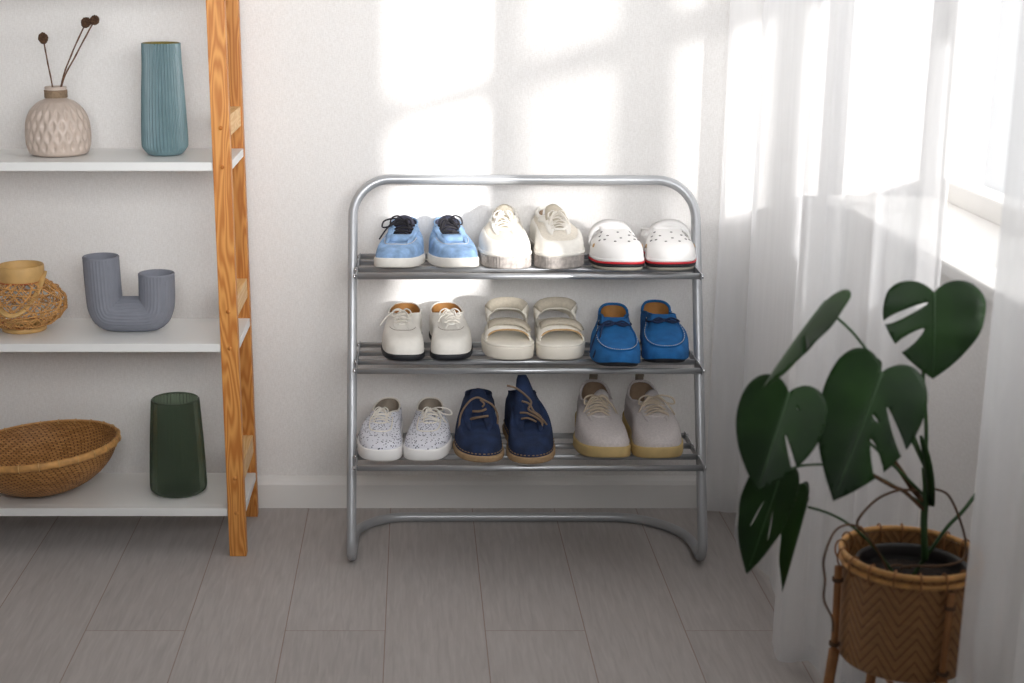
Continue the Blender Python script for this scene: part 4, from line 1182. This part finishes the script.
M['soil'] = mat('dark potting soil', (38, 28, 22), 0.95, var=0.5, nscale=120, bump=1.0, bscale=200)
M['pot'] = mat('dark plastic pot', (40, 36, 36), 0.45)
M['leaf'] = None
m, nt, p = nodes('monstera leaf'); M['leaf'] = m
p.inputs['Roughness'].default_value = 0.45; p.inputs['Specular IOR Level'].default_value = 0.22
tc = nt.nodes.new('ShaderNodeTexCoord'); nz = nt.nodes.new('ShaderNodeTexNoise'); nz.inputs['Scale'].default_value = 14
nt.links.new(tc.outputs['Object'], nz.inputs['Vector'])
r_ = nt.nodes.new('ShaderNodeValToRGB'); r_.color_ramp.elements[0].position = 0.35; r_.color_ramp.elements[0].color = lin((18, 40, 15))
r_.color_ramp.elements[1].position = 0.7; r_.color_ramp.elements[1].color = lin((32, 62, 20))
nt.links.new(nz.outputs['Fac'], r_.inputs['Fac']); nt.links.new(r_.outputs['Color'], p.inputs['Base Color'])
M['petiole'] = mat('green petiole', (44, 76, 36), 0.5, var=0.15, nscale=40)
M['stemwood'] = mat('brown aerial root', (92, 66, 44), 0.75, var=0.25, nscale=80)

RB = 0.0860
stand = thing('basket_planter', 'round bamboo basket planter with herringbone weave on cane legs, under the monstera', 'planter', (PXc, PY, 0))
zb = PZ - 0.152
wv = [(RB * 0.60, zb), (RB * 0.93, zb + 0.002)] + [(RB * (0.95 + 0.05 * k / 8), zb + 0.004 + (PZ - 0.012 - zb) * k / 8) for k in range(9)]
lathe_uv('woven_wall', wv, 120, M['herring'], stand)
lathe_uv('inner_wall', [(r - 0.004, z + 0.002) for r, z in wv], 120, M['herring'], stand)
for zc_, rr_ in ((PZ - 0.004, 0.0040), (PZ - 0.016, 0.0036)):
    bm = bmesh.new(); tube(bm, [((RB + 0.001) * math.cos(a), (RB + 0.001) * math.sin(a), zc_) for a in [2 * PI * i / 64 for i in range(64)]], rr_, 8, closed=True); obj('rim_hoop', bm, M['bamboo_d'], stand)
for k in range(18):
    a = 2 * PI * k / 18; rd = Vector((math.cos(a), math.sin(a), 0)); c = rd * (RB + 0.001) + Vector((0, 0, PZ - 0.011))
    bm = bmesh.new(); tube(bm, [c + rd * 0.0078 * math.cos(b) + Vector((0, 0, 0.0135 * math.sin(b))) for b in [2 * PI * i / 14 for i in range(14)]], 0.0012, 5, closed=True); obj('rim_binding', bm, M['cane'], stand)
for ang in (math.radians(182), math.radians(284), math.radians(5), math.radians(93)):
    rd = Vector((math.cos(ang), math.sin(ang), 0))
    p0 = rd * (RB + 0.008) + Vector((0, 0, PZ - 0.022)); p1 = rd * (RB + 0.005) + Vector((0, 0, zb)); p2 = rd * (RB + 0.030) + Vector((0, 0, 0.0))
    bm = bmesh.new(); tube(bm, [p0, (p0 + p1) / 2, p1], 0.0048, 8)
    tube(bm, [p1 + Vector((0, 0, 0.012)), p1 + (p2 - p1) * 0.3, p1 + (p2 - p1) * 0.6, p2], [0.0075, 0.0068, 0.0072, 0.0066], 10)
    lg = obj('leg', bm, M['cane'], stand)
    for f in (0.15, 0.85):
        c = p0 + (p1 - p0) * f
        bm = bmesh.new()
        side = Vector((-rd.y, rd.x, 0))
        tube(bm, [c + side * 0.0062 * math.cos(b) + rd * 0.0062 * math.sin(b) for b in [2 * PI * i / 12 for i in range(12)]], 0.0014, 5, closed=True)
        tube(bm, [c + Vector((0, 0, 0.003)) + side * 0.0062 * math.cos(b) + rd * 0.0062 * math.sin(b) for b in [2 * PI * i / 12 for i in range(12)]], 0.0014, 5, closed=True)
        obj('cane_lashing', bm, M['stemwood'], lg)
bm = bmesh.new()                                                          # cross brace under the basket
tube(bm, [(-0.100, 0, zb - 0.05), (0.100, 0, zb - 0.05)], 0.004, 8); tube(bm, [(0, -0.100, zb - 0.055), (0, 0.100, zb - 0.055)], 0.004, 8)
obj('cross_brace', bm, M['cane'], stand)

PPX = 0.004
pot = thing('nursery_pot', 'dark round pot of soil set inside the bamboo basket planter', 'flower pot', (PXc + PPX, PY + 0.002, zb + 0.006))
bm = bmesh.new(); hh = PZ - 0.020 - (zb + 0.006)
lathe(bm, [(0.050, 0), (0.058, 0.003), (0.069, hh - 0.012), (0.0715, hh - 0.010), (0.0720, hh), (0.0700, hh + 0.001), (0.0670, hh - 0.004), (0.0660, hh - 0.016)], 60); obj('pot_wall', bm, M['pot'], pot)
bm = bmesh.new()
lathe(bm, [(0.001, hh - 0.018), (0.02, hh - 0.017), (0.045, hh - 0.018), (0.0655, hh - 0.020)], 40, lambda a, r, z, i: r, close_bottom=True)
for v in bm.verts: v.co.z += 0.0025 * math.sin(v.co.x * 260) * math.cos(v.co.y * 210) - 0.001
obj('soil', bm, M['soil'], pot)
SOILZ = zb + 0.006 + hh - 0.018

# --- monstera
plant = thing('monstera_plant', 'potted monstera with split dark green leaves growing from the basket planter', 'plant', (PXc + PPX, PY, SOILZ))
PB = plant.location.copy()
def W2(u, v, y): return at(u, v, y) - PB
OUT = [(0.0, 0.0), (-0.055, 0.05), (-0.115, 0.14), (-0.135, 0.25), (-0.10, 0.37), (0.0, 0.46), (0.15, 0.50), (0.32, 0.49), (0.50, 0.43), (0.68, 0.32), (0.84, 0.18), (0.95, 0.06), (1.0, 0.0)]
def leaf_outline():
    h = catmull([Vector((a, b, 0)) for a, b in OUT], 5)
    right = [(p.x, p.y) for p in h]; left = [(p.x, -p.y) for p in h[1:-1]][::-1]
    return right + left
def teardrop(s0, t0, ang, ln, wd, n=14):
    """slot starting near the midrib at (s0, t0), running outward along ang"""
    out = []
    for i in range(n):
        a = 2 * PI * i / n
        x = (0.5 - 0.5 * math.cos(a)) * ln; y = math.sin(a) * wd / 2 * (0.45 + 0.55 * (0.5 - 0.5 * math.cos(a)))
        out.append((s0 + x * math.cos(ang) - y * math.sin(ang), t0 + x * math.sin(ang) + y * math.cos(ang)))
    return out
def inside(p, poly):
    x, y = p; c = False; j = len(poly) - 1
    for i in range(len(poly)):
        xi, yi = poly[i]; xj, yj = poly[j]
        if (yi > y) != (yj > y) and x < (xj - xi) * (y - yi) / (yj - yi) + xi: c = not c
        j = i
    return c
def leaf(base, tip, width, nhint, slots, fold=0.25, droop=0.12, cup=0.0, twist=0.0, wl=1.0):
    base, tip = Vector(base), Vector(tip)
    ax = (tip - base); Ln = ax.length; ax.normalize()
    nn = Vector(nhint); nn = (nn - ax * nn.dot(ax)).normalized(); sd = nn.cross(ax)
    ol = leaf_outline()
    verts = [Vector(p) for p in ol]; edges = [(i, (i + 1) % len(ol)) for i in range(len(ol))]
    holes = []
    for s_ in slots:
        h = teardrop(*s_); holes.append(h); b0 = len(verts)
        verts += [Vector(p) for p in h]; edges += [(b0 + i, b0 + (i + 1) % len(h)) for i in range(len(h))]
    for i in range(-2, 17):
        for j in range(-9, 10):
            p = (i * 0.06 + 0.03 * (j % 2), j * 0.055)
            if inside(p, ol) and not any(inside(p, h) for h in holes): verts.append(Vector(p))
    r = delaunay_2d_cdt(verts, edges, [], 0, 1e-5)
    vs, fs = r[0], r[2]
    bm = bmesh.new(); bv = []
    for v in vs:
        s, t = v.x, v.y
        z = -fold * (math.sqrt(t * t + 0.0016) - 0.04) - droop * s * s + cup * t * t + 0.012 * math.sin(s * 16) * abs(t) * 2
        tt = t * width * (wl if t < 0 else 1.0)
        bv.append(bm.verts.new(base + ax * s * Ln + sd * tt * math.cos(twist * s) + nn * (z * width + tt * math.sin(twist * s))))
    for f in fs:
        c = (sum(vs[i].x for i in f) / len(f), sum(vs[i].y for i in f) / len(f))
        if inside(c, ol) and not any(inside(c, h) for h in holes): bm.faces.new([bv[i] for i in f])
    bmesh.ops.delete(bm, geom=[v for v in bm.verts if not v.link_faces], context='VERTS')
    o = obj('leaf', bm, M['leaf'], plant)
    md = o.modifiers.new('thickness', 'SOLIDIFY'); md.thickness = 0.0009; md.offset = 0
    # midrib
    bm = bmesh.new(); pts = []
    for i in range(13):
        s = i / 13
        pts.append(base + ax * s * Ln + nn * ((-droop * s * s) * width + 0.0004))
    tube(bm, pts, [0.0015 * (1 - 0.7 * i / 12) for i in range(13)], 6); obj('midrib', bm, M['petiole'], o)
    return o
def petiole(pts, r=0.0022, name='petiole', mm='petiole', r2=None):
    q = catmull(pts, 8); n_ = len(q); r2 = r if r2 is None else r2
    bm = bmesh.new(); tube(bm, q, [r + (r2 - r) * i / (n_ - 1) for i in range(n_)], 8)
    return obj(name, bm, M[mm], plant)
R_ = math.radians
# node on the main stem
node = W2(926, 470, -1.17); root = Vector((0.0, 0.0, -0.002))
bm = bmesh.new(); q = catmull([W2(925, 560, -1.177), W2(924, 520, -1.175), W2(926, 490, -1.172), W2(925, 468, -1.170)], 6)
tube(bm, q, [0.0046, ] * len(q), 10); obj('main_stem', bm, M['petiole'], plant)
for (u_, v_) in ((930, 474), (921, 500), (930, 503)):
    bm = bmesh.new(); c = W2(u_, v_, -1.172); bmesh.ops.create_icosphere(bm, subdivisions=2, radius=0.0045, matrix=Matrix.Translation(c)); obj('node', bm, M['stemwood'], plant)
# young leaf sheath, upright and dark
bm = bmesh.new(); q = catmull([W2(932, 505, -1.180), W2(930, 480, -1.182), W2(926, 455, -1.182), W2(921, 436, -1.182)], 6)
tube(bm, q, [0.003 + 0.0075 * math.sin(PI * min(1, 0.12 + 0.86 * i / (len(q) - 1))) for i in range(len(q))], 10, flat=0.5); obj('leaf_sheath', bm, M['leaf'], plant)

# A: upper right, facing the camera
leaf(W2(934, 292, -1.20), W2(936, 379, -1.23), 0.134, (0.05, -1, 0.35), [(0.12, -0.06, R_(-62), 0.50, 0.11), (0.42, -0.10, R_(-48), 0.40, 0.17)], 0.10, 0.08, wl=0.92)
petiole([node, W2(926, 420, -1.168), W2(923, 380, -1.175), W2(927, 340, -1.19), W2(934, 294, -1.20)], 0.0026)
# B: upper left, seen edge-on, tip down to the left
leaf(W2(826, 301, -1.22), W2(757, 386, -1.30), 0.066, (-0.85, 0.22, 0.47), [(0.15, -0.16, R_(-66), 0.34, 0.06), (0.42, 0.14, R_(52), 0.34, 0.07)], 0.70, 0.10)
petiole([node, W2(905, 425, -1.17), W2(884, 378, -1.175), W2(855, 335, -1.19), W2(826, 309, -1.22)], 0.0018)
# C: centre, large
leaf(W2(882, 372, -1.25), W2(836, 499, -1.33), 0.132, (-0.10, -1, 0.42), [(0.22, 0.15, R_(48), 0.46, 0.09), (0.48, 0.11, R_(42), 0.40, 0.12), (0.32, 0.05, R_(66), 0.08, 0.02)], 0.22, 0.10, wl=0.85)
petiole([node, W2(915, 440, -1.19), W2(898, 405, -1.22), W2(884, 378, -1.25)], 0.0022)
# D: left, hanging
leaf(W2(789, 392, -1.27), W2(758, 490, -1.33), 0.104, (-0.25, -1, 0.30), [(0.40, 0.10, R_(38), 0.50, 0.07), (0.12, 0.14, R_(70), 0.02, 0.01)], 0.30, 0.10)
petiole([W2(924, 495, -1.172), W2(890, 462, -1.19), W2(850, 425, -1.22), W2(822, 404, -1.25), W2(785, 396, -1.27)], 0.0019)
# E: lower left, darker underside leaf
leaf(W2(779, 478, -1.24), W2(748, 575, -1.26), 0.078, (0.35, -1, 0.10), [(0.30, 0.08, R_(20), 0.36, 0.045), (0.25, -0.12, R_(-18), 0.30, 0.035)], 0.22, 0.05)
petiole([W2(924, 505, -1.174), W2(880, 478, -1.19), W2(840, 466, -1.21), W2(800, 466, -1.23), W2(779, 478, -1.24)], 0.0018)
# F: small narrow leaf pointing down
leaf(W2(808, 497, -1.20), W2(783, 592, -1.22), 0.060, (0.90, -0.35, 0.2), [(0.35, 0.12, R_(30), 0.30, 0.05)], 0.65, 0.02)
petiole([Vector((-0.020, -0.004, 0.0)), W2(872, 545, -1.18), W2(850, 525, -1.19), W2(828, 513, -1.20), W2(808, 507, -1.20)], 0.0018)
# G: small leaf half hidden behind the central one
leaf(W2(880, 372, -1.19), W2(842, 400, -1.17), 0.045, (-0.2, -0.8, 0.5), [(0.3, 0.1, R_(50), 0.3, 0.05)], 0.3, 0.1)
# right petiole running up behind the curtain
petiole([Vector((0.004, 0.006, 0.0)), W2(945, 530, -1.17), W2(962, 512, -1.16), W2(976, 494, -1.15)], 0.0026)
# brown stem and aerial roots
petiole([W2(926, 504, -1.168), W2(912, 488, -1.165), W2(900, 470, -1.165), W2(886, 452, -1.17), W2(872, 436, -1.18)], 0.0036, 'side_stem', 'stemwood')
petiole([W2(926, 512, -1.175), W2(905, 492, -1.18), W2(892, 486, -1.19), W2(873, 475, -1.20)], 0.0026, 'side_stem', 'stemwood')
petiole([W2(921, 492, -1.172), W2(900, 490, -1.19), W2(876, 500, -1.20), W2(858, 520, -1.21), W2(860, 530, -1.21)], 0.0017, 'aerial_root', 'stemwood')
petiole([W2(931, 488, -1.172), W2(948, 495, -1.19), W2(960, 520, -1.20), W2(966, 545, -1.20), W2(962, 560, -1.22), W2(940, 566, -1.235), W2(912, 566, -1.225), W2(900, 569, -1.205)], 0.0016, 'aerial_root', 'stemwood')
petiole([Vector((-0.03, -0.02, 0.002)), W2(874, 545, -1.20), W2(856, 526, -1.215), W2(836, 530, -1.24), W2(824, 558, -1.275), W2(825, 580, -1.275), W2(824, 600, -1.275), W2(832, 618, -1.27), W2(833, 632, -1.27)], 0.0015, 'aerial_root', 'stemwood')
petiole([Vector((-0.03, -0.035, 0.004)), Vector((-0.01, -0.040, 0.010)), Vector((0.015, -0.042, 0.008)), Vector((0.035, -0.03, 0.003))], 0.0016, 'aerial_root', 'stemwood')
petiole([Vector((-0.045, 0.0, 0.002)), Vector((-0.02, 0.01, 0.012)), Vector((0.0, 0.006, 0.010))], 0.0018, 'aerial_root', 'stemwood')
